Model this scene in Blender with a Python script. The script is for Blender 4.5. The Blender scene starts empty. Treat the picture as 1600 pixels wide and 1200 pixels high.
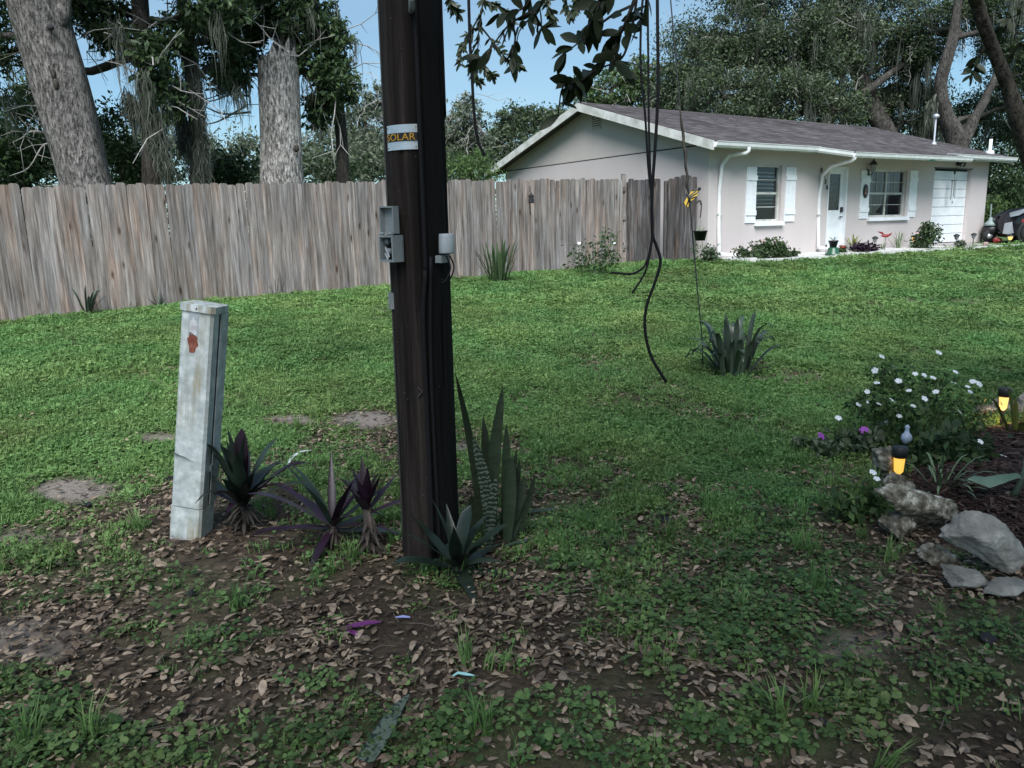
import bpy, bmesh, math, random
import numpy as np
from mathutils import Vector, Matrix, Quaternion, noise as mnoise

random.seed(7)
RNG = np.random.default_rng(7)
SC = bpy.context.scene
COL = SC.collection

# ------------------------------------------------------------------ camera
F_PX, CX, CY = 1200.0, 800.0, 600.0          # photograph is 1600 x 1200
CAM_H = 1.5
PITCH, ROLL = math.radians(11.49), math.radians(-1.49)
_f = np.array([0, math.cos(PITCH), -math.sin(PITCH)])
_u = np.array([0, math.sin(PITCH), math.cos(PITCH)])
_x = np.array([1.0, 0, 0])
_r2 = math.cos(ROLL) * _x + math.sin(ROLL) * _u
_u2 = -math.sin(ROLL) * _x + math.cos(ROLL) * _u
CAM = np.array([0, 0, CAM_H])
cd = bpy.data.cameras.new('camera')
cd.sensor_width = 36.0
cd.lens = F_PX / 1600 * 36
cd.clip_start = 0.05
cd.clip_end = 2000
cam = bpy.data.objects.new('camera', cd)
COL.objects.link(cam)
m = Matrix.Identity(4)
for i in range(3):
    m[i][0], m[i][1], m[i][2], m[i][3] = _r2[i], _u2[i], -_f[i], CAM[i]
cam.matrix_world = m
SC.camera = cam

# ------------------------------------------------------------------ light
SUN_EL, SUN_AZ = math.radians(48), math.radians(184)
sun_dir = Vector((math.sin(SUN_AZ) * math.cos(SUN_EL), math.cos(SUN_AZ) * math.cos(SUN_EL), math.sin(SUN_EL)))
W = bpy.data.worlds.new('World')
SC.world = W
W.use_nodes = True
wn, wl = W.node_tree.nodes, W.node_tree.links
wn.clear()
sky = wn.new('ShaderNodeTexSky')
sky.sky_type = 'NISHITA'
sky.sun_disc = False
sky.sun_elevation = SUN_EL
sky.sun_rotation = SUN_AZ
sky.air_density = 1.0
sky.dust_density = 0.3
sky.ozone_density = 2.5
# thin dusk cloud veil, the same all round the dome
tc = wn.new('ShaderNodeTexCoord')
mp = wn.new('ShaderNodeMapping'); mp.inputs['Scale'].default_value = (1.0, 1.0, 5.0)
nz = wn.new('ShaderNodeTexNoise'); nz.inputs['Scale'].default_value = 2.2; nz.inputs['Detail'].default_value = 5; nz.inputs['Roughness'].default_value = 0.5
rp = wn.new('ShaderNodeValToRGB')
rp.color_ramp.elements[0].position = 0.25; rp.color_ramp.elements[0].color = (0.0, 0.0, 0.0, 1)
rp.color_ramp.elements[1].position = 0.75; rp.color_ramp.elements[1].color = (0.6, 0.6, 0.6, 1)
tint = wn.new('ShaderNodeMix'); tint.data_type = 'RGBA'; tint.blend_type = 'MULTIPLY'
tint.inputs[0].default_value = 1.0
tint.inputs[7].default_value = (0.74, 0.95, 1.0, 1)
mx = wn.new('ShaderNodeMix'); mx.data_type = 'RGBA'
mx.inputs[7].default_value = (4.4, 6.0, 6.9, 1)
bg = wn.new('ShaderNodeBackground'); bg.inputs['Strength'].default_value = 0.056
wo = wn.new('ShaderNodeOutputWorld')
wl.new(tc.outputs['Generated'], mp.inputs[0]); wl.new(mp.outputs[0], nz.inputs['Vector']); wl.new(nz.outputs['Fac'], rp.inputs[0])
wl.new(sky.outputs[0], tint.inputs[6]); wl.new(tint.outputs[2], mx.inputs[6]); wl.new(rp.outputs[0], mx.inputs[0])
wl.new(mx.outputs[2], bg.inputs['Color']); wl.new(bg.outputs[0], wo.inputs[0])

sl = bpy.data.lights.new('sun', 'SUN')
sl.energy = 2.7
sl.angle = math.radians(40)
sl.color = (1.0, 0.99, 0.98)
sun = bpy.data.objects.new('sun', sl)
COL.objects.link(sun)
sun.rotation_euler = (-sun_dir).to_track_quat('-Z', 'Y').to_euler()
sun.location = (0, 0, 30)
SC.view_settings.view_transform = 'Standard'
SC.view_settings.look = 'None'
SC.view_settings.exposure = 1.2
SC.view_settings.gamma = 1.0
SC.cycles.max_bounces = 6
SC.cycles.transparent_max_bounces = 8

# ------------------------------------------------------------------ geometry of the place
U = np.array([0.8323, 0.5543, 0.0])       # along the house front
V = np.array([-0.5543, 0.8323, 0.0])      # into the house
HA = np.array([4.41, 17.30, 0.70])        # front-left corner of the house at the ground
HL, HD = 12.34, 8.0

def tz(x, y):
    """height of the lawn: level by the road, rising gently to the house"""
    x = np.asarray(x, float); y = np.asarray(y, float)
    uu = x * U[0] + y * U[1]; vv = x * V[0] + y * V[1]
    far = np.clip(0.41 + 0.0215 * uu, 0.2, 0.70)
    t = np.clip((vv - 2.6) / 9.2, 0, 1)
    s = 0.5 * t * t * (3 - 2 * t) + 0.5 * t
    near = np.clip(1 - vv / 14, 0, 1)
    bump = 0.012 * np.sin(2.1 * x + 1.3 * y) * np.sin(1.7 * y - 0.9 * x + 1) + 0.007 * np.sin(5.3 * x + 2) * np.sin(4.7 * y)
    return s * far + bump * near

def ray(px, py):
    return ((px - CX) / F_PX) * _r2 + (-(py - CY) / F_PX) * _u2 + _f

def at(px, py, Y):
    d = ray(px, py)
    return CAM + d * (Y / d[1])

def gp(px, py):
    """where the line of sight through a photo pixel meets the ground"""
    d = ray(px, py)
    lo, t = 0.5, 0.5
    while t < 120:
        p = CAM + d * t
        if p[2] < tz(p[0], p[1]):
            break
        lo = t; t += 0.25
    hi = t
    for _ in range(30):
        mid = (lo + hi) / 2; p = CAM + d * mid
        if p[2] < tz(p[0], p[1]): hi = mid
        else: lo = mid
    p = CAM + d * hi
    p[2] = float(tz(p[0], p[1]))
    return p

def ppm(p):
    """photo pixels per metre at a point"""
    return F_PX / float((np.asarray(p) - CAM) @ _f)

def to_px(P):
    d = np.asarray(P, float) - CAM
    z = d @ _f
    return CX + F_PX * (d @ _r2) / z, CY - F_PX * (d @ _u2) / z

# ------------------------------------------------------------------ mesh helpers
def nrm(v):
    v = np.asarray(v, float); n = np.linalg.norm(v)
    return v / n if n > 1e-12 else v

class MB:
    def __init__(s): s.v = []; s.f = []
    def add(s, verts, faces):
        o = len(s.v); s.v += [tuple(map(float, p)) for p in verts]; s.f += [tuple(i + o for i in f) for f in faces]; return s
    def box(s, c, d, R=None):
        c = np.array(c, float); d = np.array(d, float) / 2
        vs = []
        for dx, dy, dz in ((-1,-1,-1),(1,-1,-1),(1,1,-1),(-1,1,-1),(-1,-1,1),(1,-1,1),(1,1,1),(-1,1,1)):
            p = np.array([dx,dy,dz]) * d
            if R is not None: p = np.asarray(R) @ p
            vs.append(c + p)
        return s.add(vs, [(0,3,2,1),(4,5,6,7),(0,1,5,4),(1,2,6,5),(2,3,7,6),(3,0,4,7)])
    def mm(s, a, b):
        a = np.array(a, float); b = np.array(b, float); return s.box((a + b) / 2, abs(b - a))
    def prism(s, poly, ext, R=None, o=(0,0,0)):
        """poly: list of 3d points (planar), ext: vector"""
        n = len(poly); ext = np.array(ext, float)
        a = [np.array(p, float) for p in poly]
        if R is not None: a = [np.asarray(R) @ p for p in a]; ext = np.asarray(R) @ ext
        a = [p + np.array(o, float) for p in a]
        return s.add(a + [p + ext for p in a], [tuple(range(n))[::-1], tuple(range(n, 2*n))] + [(i, (i+1) % n, n + (i+1) % n, n + i) for i in range(n)])
    def tube(s, pts, rad, n=8, cap=True):
        pts = [np.array(p, float) for p in pts]; k = len(pts)
        if np.isscalar(rad): rad = [rad] * k
        ref = None; vs = []
        for i, p in enumerate(pts):
            t = nrm(pts[min(i+1, k-1)] - pts[max(i-1, 0)])
            if ref is None:
                ref = np.cross(t, [0, 0, 1.0])
                if np.linalg.norm(ref) < 0.1: ref = np.cross(t, [0, 1.0, 0])
            ref = nrm(ref - t * (ref @ t)); b = np.cross(t, ref)
            for j in range(n):
                a = 2 * math.pi * j / n
                vs.append(p + rad[i] * (math.cos(a) * ref + math.sin(a) * b))
        fs = [(i*n + j, i*n + (j+1) % n, (i+1)*n + (j+1) % n, (i+1)*n + j) for i in range(k-1) for j in range(n)]
        if cap: fs += [tuple(range(n))[::-1], tuple(range((k-1)*n, k*n))]
        return s.add(vs, fs)
    def lathe(s, prof, n=16, o=(0,0,0), R=None, cap=True):
        o = np.array(o, float); vs = []
        for r, z in prof:
            for j in range(n):
                a = 2 * math.pi * j / n; p = np.array([r * math.cos(a), r * math.sin(a), z])
                if R is not None: p = np.asarray(R) @ p
                vs.append(o + p)
        k = len(prof)
        fs = [(i*n + j, i*n + (j+1) % n, (i+1)*n + (j+1) % n, (i+1)*n + j) for i in range(k-1) for j in range(n)]
        if cap: fs += [tuple(range(n))[::-1], tuple(range((k-1)*n, k*n))]
        return s.add(vs, fs)
    def sphere(s, c, r, n=10, k=7):
        r = np.array([r]*3 if np.isscalar(r) else r, float)
        vs = []; c = np.array(c, float)
        for i in range(k+1):
            th = math.pi * i / k
            for j in range(n):
                a = 2*math.pi*j/n
                vs.append(c + r * np.array([math.sin(th)*math.cos(a), math.sin(th)*math.sin(a), -math.cos(th)]))
        return s.add(vs, [(i*n+j, i*n+(j+1)%n, (i+1)*n+(j+1)%n, (i+1)*n+j) for i in range(k) for j in range(n)])
    def blade(s, pts, widths, up, fold=0.0):
        """a leaf: a strip through pts, creased down the middle"""
        pts = [np.array(p, float) for p in pts]; k = len(pts); vs = []
        up = nrm(up)
        for i, p in enumerate(pts):
            t = nrm(pts[min(i+1, k-1)] - pts[max(i-1, 0)])
            sd = np.cross(t, up)
            if np.linalg.norm(sd) < 0.05: sd = np.cross(t, [1, 0.3, 0])
            sd = nrm(sd); nn = nrm(np.cross(sd, t)); w = widths[i]
            vs += [p + sd * w + nn * fold * w, p, p - sd * w + nn * fold * w]
        fs = []
        for i in range(k-1):
            a = i*3
            fs += [(a, a+1, a+4, a+3), (a+1, a+2, a+5, a+4)]
        return s.add(vs, fs)
    def mesh(s, name, mat, smooth=False, org=None):
        me = bpy.data.meshes.new(name)
        v = np.array(s.v)
        if org is not None: v = v - np.array(org)
        me.from_pydata([tuple(p) for p in v], [], s.f); me.update()
        if mat is not None: me.materials.append(mat)
        if smooth:
            me.polygons.foreach_set('use_smooth', [True] * len(me.polygons))
        return me
    def build(s, name, mat, parent=None, smooth=False, world=True):
        org = None
        if parent is not None and world: org = worg(parent)
        return link(name, s.mesh(name, mat, smooth, org), parent)

def worg(o):
    p = np.zeros(3)
    while o is not None:
        p = p + np.array(o.location); o = o.parent
    return p

def link(name, me, parent=None):
    o = bpy.data.objects.new(name, me); COL.objects.link(o)
    if parent is not None: o.parent = parent
    return o

def fast_mesh(name, V_, F_, mat, smooth=False):
    V_ = np.ascontiguousarray(V_, dtype=np.float32); F_ = np.ascontiguousarray(F_, dtype=np.int32)
    me = bpy.data.meshes.new(name)
    k = F_.shape[1]
    me.vertices.add(len(V_)); me.vertices.foreach_set('co', V_.ravel())
    me.loops.add(F_.size); me.loops.foreach_set('vertex_index', F_.ravel())
    me.polygons.add(len(F_)); me.polygons.foreach_set('loop_start', np.arange(0, F_.size, k, dtype=np.int32))
    try: me.polygons.foreach_set('loop_total', np.full(len(F_), k, dtype=np.int32))
    except Exception: pass
    if mat is not None: me.materials.append(mat)
    me.update(calc_edges=True)
    if smooth: me.polygons.foreach_set('use_smooth', [True] * len(F_))
    return me

def tag(o, label=None, cat=None, group=None, kind=None):
    if label: o['label'] = label
    if cat: o['category'] = cat
    if group: o['group'] = group
    if kind: o['kind'] = kind
    return o

def thing(name, loc, label, cat, group=None, rz=0.0):
    o = bpy.data.objects.new(name, None); COL.objects.link(o)
    o.location = tuple(map(float, loc)); o.rotation_euler = (0, 0, rz); o.empty_display_size = 0.1
    return tag(o, label, cat, group)

def smooth_path(pts, per=6):
    """Catmull-Rom through points"""
    P = [np.array(p, float) for p in pts]
    P = [2*P[0]-P[1]] + P + [2*P[-1]-P[-2]]
    out = []
    for i in range(1, len(P)-2):
        for j in range(per):
            t = j / per
            a, b, c, d = P[i-1], P[i], P[i+1], P[i+2]
            out.append(0.5*((2*b) + (-a+c)*t + (2*a-5*b+4*c-d)*t*t + (-a+3*b-3*c+d)*t**3))
    out.append(P[-2])
    return out

# ------------------------------------------------------------------ materials
MATS = {}
def new_mat(name):
    ma = bpy.data.materials.new(name); ma.use_nodes = True
    nt = ma.node_tree; nt.nodes.clear()
    out = nt.nodes.new('ShaderNodeOutputMaterial'); b = nt.nodes.new('ShaderNodeBsdfPrincipled')
    nt.links.new(b.outputs[0], out.inputs[0])
    MATS[name] = ma
    return ma, nt, b, out

def c4(c): return (c[0], c[1], c[2], 1.0)

def ramp(nt, stops):
    r = nt.nodes.new('ShaderNodeValToRGB'); e = r.color_ramp.elements
    e[0].position, e[0].color = stops[0][0], c4(stops[0][1])
    e[1].position, e[1].color = stops[-1][0], c4(stops[-1][1])
    for p, c in stops[1:-1]:
        x = e.new(p); x.color = c4(c)
    return r

def noise(nt, scale, detail=4, rough=0.55, vec=None, stretch=None, coord='Object'):
    t = nt.nodes.new('ShaderNodeTexCoord'); n = nt.nodes.new('ShaderNodeTexNoise')
    n.inputs['Scale'].default_value = scale; n.inputs['Detail'].default_value = detail; n.inputs['Roughness'].default_value = rough
    src = t.outputs[coord] if vec is None else vec
    if stretch is not None:
        mpn = nt.nodes.new('ShaderNodeMapping'); mpn.inputs['Scale'].default_value = stretch
        nt.links.new(src, mpn.inputs[0]); src = mpn.outputs[0]
    nt.links.new(src, n.inputs['Vector'])
    return n

def mixc(nt, fac, a, b, mode='MIX'):
    x = nt.nodes.new('ShaderNodeMix'); x.data_type = 'RGBA'; x.blend_type = mode
    for sock, val in ((x.inputs[0], fac), (x.inputs[6], a), (x.inputs[7], b)):
        if hasattr(val, 'links') or hasattr(val, 'is_linked'): nt.links.new(val, sock)
        elif isinstance(val, (int, float)): sock.default_value = val
        else: sock.default_value = c4(val)
    return x.outputs[2]

def bump(nt, b, height, strength=0.3, dist=0.02):
    bp = nt.nodes.new('ShaderNodeBump'); bp.inputs['Strength'].default_value = strength; bp.inputs['Distance'].default_value = dist
    nt.links.new(height, bp.inputs['Height']); nt.links.new(bp.outputs[0], b.inputs['Normal'])

def nmat(name, stops, scale=5, rough=0.7, stretch=None, bs=0.0, bscale=None, bdist=0.01, metal=0.0, coord='Object', detail=5, objvar=0.0, spec=0.5):
    ma, nt, b, out = new_mat(name)
    n = noise(nt, scale, detail, 0.6, stretch=stretch, coord=coord)
    r = ramp(nt, stops); nt.links.new(n.outputs['Fac'], r.inputs[0])
    col = r.outputs[0]
    if objvar > 0:
        oi = nt.nodes.new('ShaderNodeObjectInfo')
        mr = nt.nodes.new('ShaderNodeMapRange'); mr.inputs['To Min'].default_value = 1 - objvar; mr.inputs['To Max'].default_value = 1 + objvar
        nt.links.new(oi.outputs['Random'], mr.inputs[0])
        hs = nt.nodes.new('ShaderNodeHueSaturation'); nt.links.new(mr.outputs[0], hs.inputs['Value']); nt.links.new(col, hs.inputs['Color']); col = hs.outputs[0]
    nt.links.new(col, b.inputs['Base Color'])
    b.inputs['Roughness'].default_value = rough; b.inputs['Metallic'].default_value = metal
    b.inputs['Specular IOR Level'].default_value = spec
    if bs > 0:
        n2 = n if bscale is None else noise(nt, bscale, 6, 0.65, stretch=stretch, coord=coord)
        bump(nt, b, n2.outputs['Fac'], bs, bdist)
    return ma

def leafmat(name, a, b_, c, rough=0.55, trans=0.25, island=True, patch=0.0, spec=0.3):
    """foliage: each leaf its own shade, some light through it"""
    ma, nt, b, out = new_mat(name)
    if island:
        g = nt.nodes.new('ShaderNodeNewGeometry'); fac = g.outputs['Random Per Island']
    else:
        g = nt.nodes.new('ShaderNodeObjectInfo'); fac = g.outputs['Random']
    r = ramp(nt, [(0.0, a), (0.55, b_), (1.0, c)]); nt.links.new(fac, r.inputs[0]); col = r.outputs[0]
    if patch > 0:
        gg = nt.nodes.new('ShaderNodeNewGeometry')
        n = noise(nt, 0.55, 8, 0.62, vec=gg.outputs['Position']); nh_ = noise(nt, 0.8, 5, 0.6, vec=gg.outputs['Position'], stretch=(1.3, 1, 1))
        mh = nt.nodes.new('ShaderNodeMapRange'); mh.inputs['From Min'].default_value = 0.3; mh.inputs['From Max'].default_value = 0.7; mh.inputs['To Min'].default_value = 0.465; mh.inputs['To Max'].default_value = 0.525; nt.links.new(nh_.outputs['Fac'], mh.inputs[0])
        mr = nt.nodes.new('ShaderNodeMapRange'); mr.inputs['From Min'].default_value = 0.3; mr.inputs['From Max'].default_value = 0.7
        mr.inputs['To Min'].default_value = 1 - patch; mr.inputs['To Max'].default_value = 1 + patch
        nt.links.new(n.outputs['Fac'], mr.inputs[0])
        hs = nt.nodes.new('ShaderNodeHueSaturation'); nt.links.new(mr.outputs[0], hs.inputs['Value']); nt.links.new(mh.outputs[0], hs.inputs['Hue']); nt.links.new(col, hs.inputs['Color']); col = hs.outputs[0]
    nt.links.new(col, b.inputs['Base Color']); b.inputs['Roughness'].default_value = rough
    b.inputs['Specular IOR Level'].default_value = spec
    tr = nt.nodes.new('ShaderNodeBsdfTranslucent'); nt.links.new(col, tr.inputs[0])
    mxs = nt.nodes.new('ShaderNodeMixShader'); mxs.inputs[0].default_value = trans
    nt.links.new(b.outputs[0], mxs.inputs[1]); nt.links.new(tr.outputs[0], mxs.inputs[2]); nt.links.new(mxs.outputs[0], out.inputs[0])
    return ma

def flat(name, c, rough=0.6, metal=0.0, spec=0.5):
    ma, nt, b, out = new_mat(name)
    n = noise(nt, 9, 4); cc = mixc(nt, n.outputs['Fac'], [x*0.85 for x in c], [min(1, x*1.12) for x in c])
    nt.links.new(cc, b.inputs['Base Color']); b.inputs['Roughness'].default_value = rough; b.inputs['Metallic'].default_value = metal
    b.inputs['Specular IOR Level'].default_value = spec
    return ma

def emit(name, c, s, base=(0.8, 0.6, 0.3)):
    ma, nt, b, out = new_mat(name)
    b.inputs['Base Color'].default_value = c4(base); b.inputs['Emission Color'].default_value = c4(c); b.inputs['Emission Strength'].default_value = s
    b.inputs['Roughness'].default_value = 0.4
    return ma

def soil_mat():
    ma, nt, b, out = new_mat('soil')
    g = nt.nodes.new('ShaderNodeNewGeometry')
    n1 = noise(nt, 0.8, 6, 0.65, vec=g.outputs['Position']); n2 = noise(nt, 40, 6, 0.7, vec=g.outputs['Position'])
    r1 = ramp(nt, [(0.3, (0.040, 0.031, 0.024)), (0.55, (0.085, 0.066, 0.050)), (0.75, (0.17, 0.142, 0.113))]); nt.links.new(n1.outputs['Fac'], r1.inputs[0])
    r2 = ramp(nt, [(0.3, (0.35, 0.35, 0.35)), (0.7, (1.4, 1.35, 1.3))]); nt.links.new(n2.outputs['Fac'], r2.inputs[0])
    col = mixc(nt, 1.0, r1.outputs[0], r2.outputs[0], 'MULTIPLY')
    # sandy bare patches and the greener soil of the far lawn come with vertex weights
    at_ = nt.nodes.new('ShaderNodeAttribute'); at_.attribute_name = 'sand'
    sandc = mixc(nt, n2.outputs['Fac'], (0.16, 0.135, 0.115), (0.33, 0.29, 0.26))
    col = mixc(nt, at_.outputs['Fac'], col, sandc)
    at2 = nt.nodes.new('ShaderNodeAttribute'); at2.attribute_name = 'turf'
    turfc = mixc(nt, n2.outputs['Fac'], (0.05, 0.085, 0.03), (0.11, 0.175, 0.06))
    col = mixc(nt, at2.outputs['Fac'], col, turfc)
    nt.links.new(col, b.inputs['Base Color']); b.inputs['Roughness'].default_value = 0.95; b.inputs['Specular IOR Level'].default_value = 0.15
    bump(nt, b, n2.outputs['Fac'], 0.7, 0.02)
    return ma

def wood_fence_mat(name, dark=1.0, stops=None):
    """old grey-brown softwood: grain, knots, each board its own tone"""
    ma, nt, b, out = new_mat(name)
    t = nt.nodes.new('ShaderNodeTexCoord'); oi = nt.nodes.new('ShaderNodeObjectInfo')
    off = nt.nodes.new('ShaderNodeCombineXYZ')
    ml = nt.nodes.new('ShaderNodeMath'); ml.operation = 'MULTIPLY'; ml.inputs[1].default_value = 57.0
    nt.links.new(oi.outputs['Random'], ml.inputs[0])
    for i in range(3): nt.links.new(ml.outputs[0], off.inputs[i])
    ad = nt.nodes.new('ShaderNodeVectorMath'); ad.operation = 'ADD'
    nt.links.new(t.outputs['Object'], ad.inputs[0]); nt.links.new(off.outputs[0], ad.inputs[1])
    n1 = noise(nt, 1.0, 6, 0.65, vec=ad.outputs[0], stretch=(22, 22, 1.3))
    n2 = noise(nt, 1.0, 4, 0.6, vec=ad.outputs[0], stretch=(90, 90, 2.2))
    n3 = noise(nt, 1.0, 3, 0.5, vec=ad.outputs[0], stretch=(4, 4, 0.8))
    r1 = ramp(nt, stops or [(0.28, (0.072, 0.063, 0.058)), (0.42, (0.155, 0.138, 0.128)), (0.56, (0.255, 0.234, 0.222)), (0.74, (0.42, 0.40, 0.39))])
    nt.links.new(n1.outputs['Fac'], r1.inputs[0])
    r2 = ramp(nt, [(0.3, (0.6, 0.58, 0.56)), (0.65, (1.15, 1.15, 1.15))]); nt.links.new(n2.outputs['Fac'], r2.inputs[0])
    col = mixc(nt, 0.8, r1.outputs[0], r2.outputs[0], 'MULTIPLY')
    r3 = ramp(nt, [(0.3, (1.10, 0.93, 0.83)), (0.48, (1.0, 0.98, 0.97)), (0.68, (0.93, 0.97, 1.02))]); nt.links.new(n3.outputs['Fac'], r3.inputs[0])
    col = mixc(nt, 1.0, col, r3.outputs[0], 'MULTIPLY')
    # knots
    mpn = nt.nodes.new('ShaderNodeMapping'); mpn.inputs['Scale'].default_value = (5.2, 5.2, 1.7); nt.links.new(ad.outputs[0], mpn.inputs[0])
    vo = nt.nodes.new('ShaderNodeTexVoronoi'); vo.inputs['Scale'].default_value = 1.0; nt.links.new(mpn.outputs[0], vo.inputs['Vector'])
    rk = ramp(nt, [(0.07, (0.2, 0.15, 0.12)), (0.11, (0.75, 0.68, 0.62)), (0.18, (1, 1, 1))]); nt.links.new(vo.outputs['Distance'], rk.inputs[0])
    col = mixc(nt, 0.85, col, rk.outputs[0], 'MULTIPLY')
    mr = nt.nodes.new('ShaderNodeMapRange'); mr.inputs['To Min'].default_value = 0.72 * dark; mr.inputs['To Max'].default_value = 1.18 * dark
    nt.links.new(oi.outputs['Random'], mr.inputs[0])
    hs = nt.nodes.new('ShaderNodeHueSaturation'); nt.links.new(mr.outputs[0], hs.inputs['Value']); nt.links.new(col, hs.inputs['Color'])
    nt.links.new(hs.outputs[0], b.inputs['Base Color']); b.inputs['Roughness'].default_value = 0.85; b.inputs['Specular IOR Level'].default_value = 0.2
    bump(nt, b, n2.outputs['Fac'], 0.5, 0.004)
    return ma

def bark_mat(name, stops, scale=6, ridge=9.0, strength=0.8, dist=0.03):
    ma, nt, b, out = new_mat(name)
    t = nt.nodes.new('ShaderNodeTexCoord')
    n1 = noise(nt, scale, 6, 0.7, vec=t.outputs['Object'], stretch=(1, 1, 0.25))
    n0 = noise(nt, 0.9, 3, 0.5, vec=t.outputs['Object'])
    vo = noise(nt, 1.0, 5, 0.6, vec=t.outputs['Object'], stretch=(ridge*2.4, ridge*2.4, ridge*0.8))
    r = ramp(nt, stops); nt.links.new(n1.outputs['Fac'], r.inputs[0])
    rv = ramp(nt, [(0.34, (0.25, 0.25, 0.26)), (0.44, (0.75, 0.75, 0.75)), (0.58, (1.15, 1.15, 1.15))]); nt.links.new(vo.outputs['Fac'], rv.inputs[0])
    col = mixc(nt, 0.9, r.outputs[0], rv.outputs[0], 'MULTIPLY')
    r0 = ramp(nt, [(0.3, (0.7, 0.72, 0.7)), (0.7, (1.2, 1.18, 1.15))]); nt.links.new(n0.outputs['Fac'], r0.inputs[0])
    col = mixc(nt, 1.0, col, r0.outputs[0], 'MULTIPLY')
    nt.links.new(col, b.inputs['Base Color']); b.inputs['Roughness'].default_value = 0.9; b.inputs['Specular IOR Level'].default_value = 0.2
    ad = nt.nodes.new('ShaderNodeMath'); ad.operation = 'ADD'; nt.links.new(rv.outputs[0], ad.inputs[0]); nt.links.new(n1.outputs['Fac'], ad.inputs[1])
    bump(nt, b, ad.outputs[0], strength, dist)
    return ma

def stucco_mat(name, c):
    ma, nt, b, out = new_mat(name)
    n1 = noise(nt, 1.2, 5, 0.6); n2 = noise(nt, 60, 4, 0.7)
    cc = mixc(nt, n1.outputs['Fac'], [x*0.9 for x in c], [x*1.07 for x in c])
    nt.links.new(cc, b.inputs['Base Color']); b.inputs['Roughness'].default_value = 0.9; b.inputs['Specular IOR Level'].default_value = 0.2
    bump(nt, b, n2.outputs['Fac'], 0.35, 0.01)
    return ma

def glass_mat(name):
    ma, nt, b, out = new_mat(name)
    nt.nodes.remove(b)
    g = nt.nodes.new('ShaderNodeBsdfGlossy'); g.inputs['Roughness'].default_value = 0.03; g.inputs['Color'].default_value = (0.9, 0.95, 1, 1)
    tr = nt.nodes.new('ShaderNodeBsdfTransparent'); tr.inputs[0].default_value = (0.8, 0.84, 0.84, 1)
    fr = nt.nodes.new('ShaderNodeFresnel'); fr.inputs[0].default_value = 1.6
    ms = nt.nodes.new('ShaderNodeMixShader')
    nt.links.new(fr.outputs[0], ms.inputs[0]); nt.links.new(tr.outputs[0], ms.inputs[1]); nt.links.new(g.outputs[0], ms.inputs[2]); nt.links.new(ms.outputs[0], out.inputs[0])
    return ma

def snake_mat():
    ma, nt, b, out = new_mat('snake_leaf')
    n0 = noise(nt, 7, 4, 0.6); t = nt.nodes.new('ShaderNodeTexCoord')
    w = nt.nodes.new('ShaderNodeTexWave'); w.bands_direction = 'Z'; w.inputs['Scale'].default_value = 14; w.inputs['Distortion'].default_value = 5.5; w.inputs['Detail'].default_value = 4; w.inputs['Detail Scale'].default_value = 4
    nt.links.new(t.outputs['Object'], w.inputs['Vector'])
    r = ramp(nt, [(0.35, (0.010, 0.020, 0.012)), (0.6, (0.030, 0.048, 0.031)), (0.85, (0.105, 0.135, 0.10))]); nt.links.new(w.outputs['Fac'], r.inputs[0])
    col = r.outputs[0]
    nt.links.new(col, b.inputs['Base Color']); b.inputs['Roughness'].default_value = 0.5
    return ma

def pole_mat():
    ma, nt, b, out = new_mat('pole_wood')
    t = nt.nodes.new('ShaderNodeTexCoord')
    n1 = noise(nt, 1.0, 6, 0.7, vec=t.outputs['Object'], stretch=(26, 26, 1.1)); n2 = noise(nt, 1.0, 6, 0.7, vec=t.outputs['Object'], stretch=(70, 70, 2.0)); n3 = noise(nt, 1.6, 4, 0.6, vec=t.outputs['Object'], stretch=(1, 1, .35))
    r = ramp(nt, [(0.3, (0.009, 0.0068, 0.006)), (0.5, (0.028, 0.021, 0.0185)), (0.72, (0.078, 0.062, 0.055))]); nt.links.new(n1.outputs['Fac'], r.inputs[0])
    # creosote run down one flank of the pole, a stain with a ragged edge
    sp = nt.nodes.new('ShaderNodeSeparateXYZ'); nt.links.new(t.outputs['Object'], sp.inputs[0])
    ad = nt.nodes.new('ShaderNodeMath'); ad.operation = 'MULTIPLY_ADD'; ad.inputs[1].default_value = 0.10; nt.links.new(n3.outputs['Fac'], ad.inputs[0]); nt.links.new(sp.outputs[0], ad.inputs[2])
    mr = nt.nodes.new('ShaderNodeMapRange'); mr.inputs['From Min'].default_value = 0.035; mr.inputs['From Max'].default_value = 0.085; nt.links.new(ad.outputs[0], mr.inputs[0])
    col = mixc(nt, mr.outputs[0], r.outputs[0], (0.005, 0.0045, 0.0045))
    r2 = ramp(nt, [(0.3, (0.45, 0.45, 0.45)), (0.6, (1.1, 1.1, 1.1))]); nt.links.new(n2.outputs['Fac'], r2.inputs[0])
    col = mixc(nt, 0.9, col, r2.outputs[0], 'MULTIPLY')
    nt.links.new(col, b.inputs['Base Color']); b.inputs['Roughness'].default_value = 0.85; b.inputs['Specular IOR Level'].default_value = 0.2
    ad2 = nt.nodes.new('ShaderNodeMath'); nt.links.new(n1.outputs['Fac'], ad2.inputs[0]); nt.links.new(n2.outputs['Fac'], ad2.inputs[1])
    bump(nt, b, ad2.outputs[0], 0.8, 0.012)
    return ma

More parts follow.
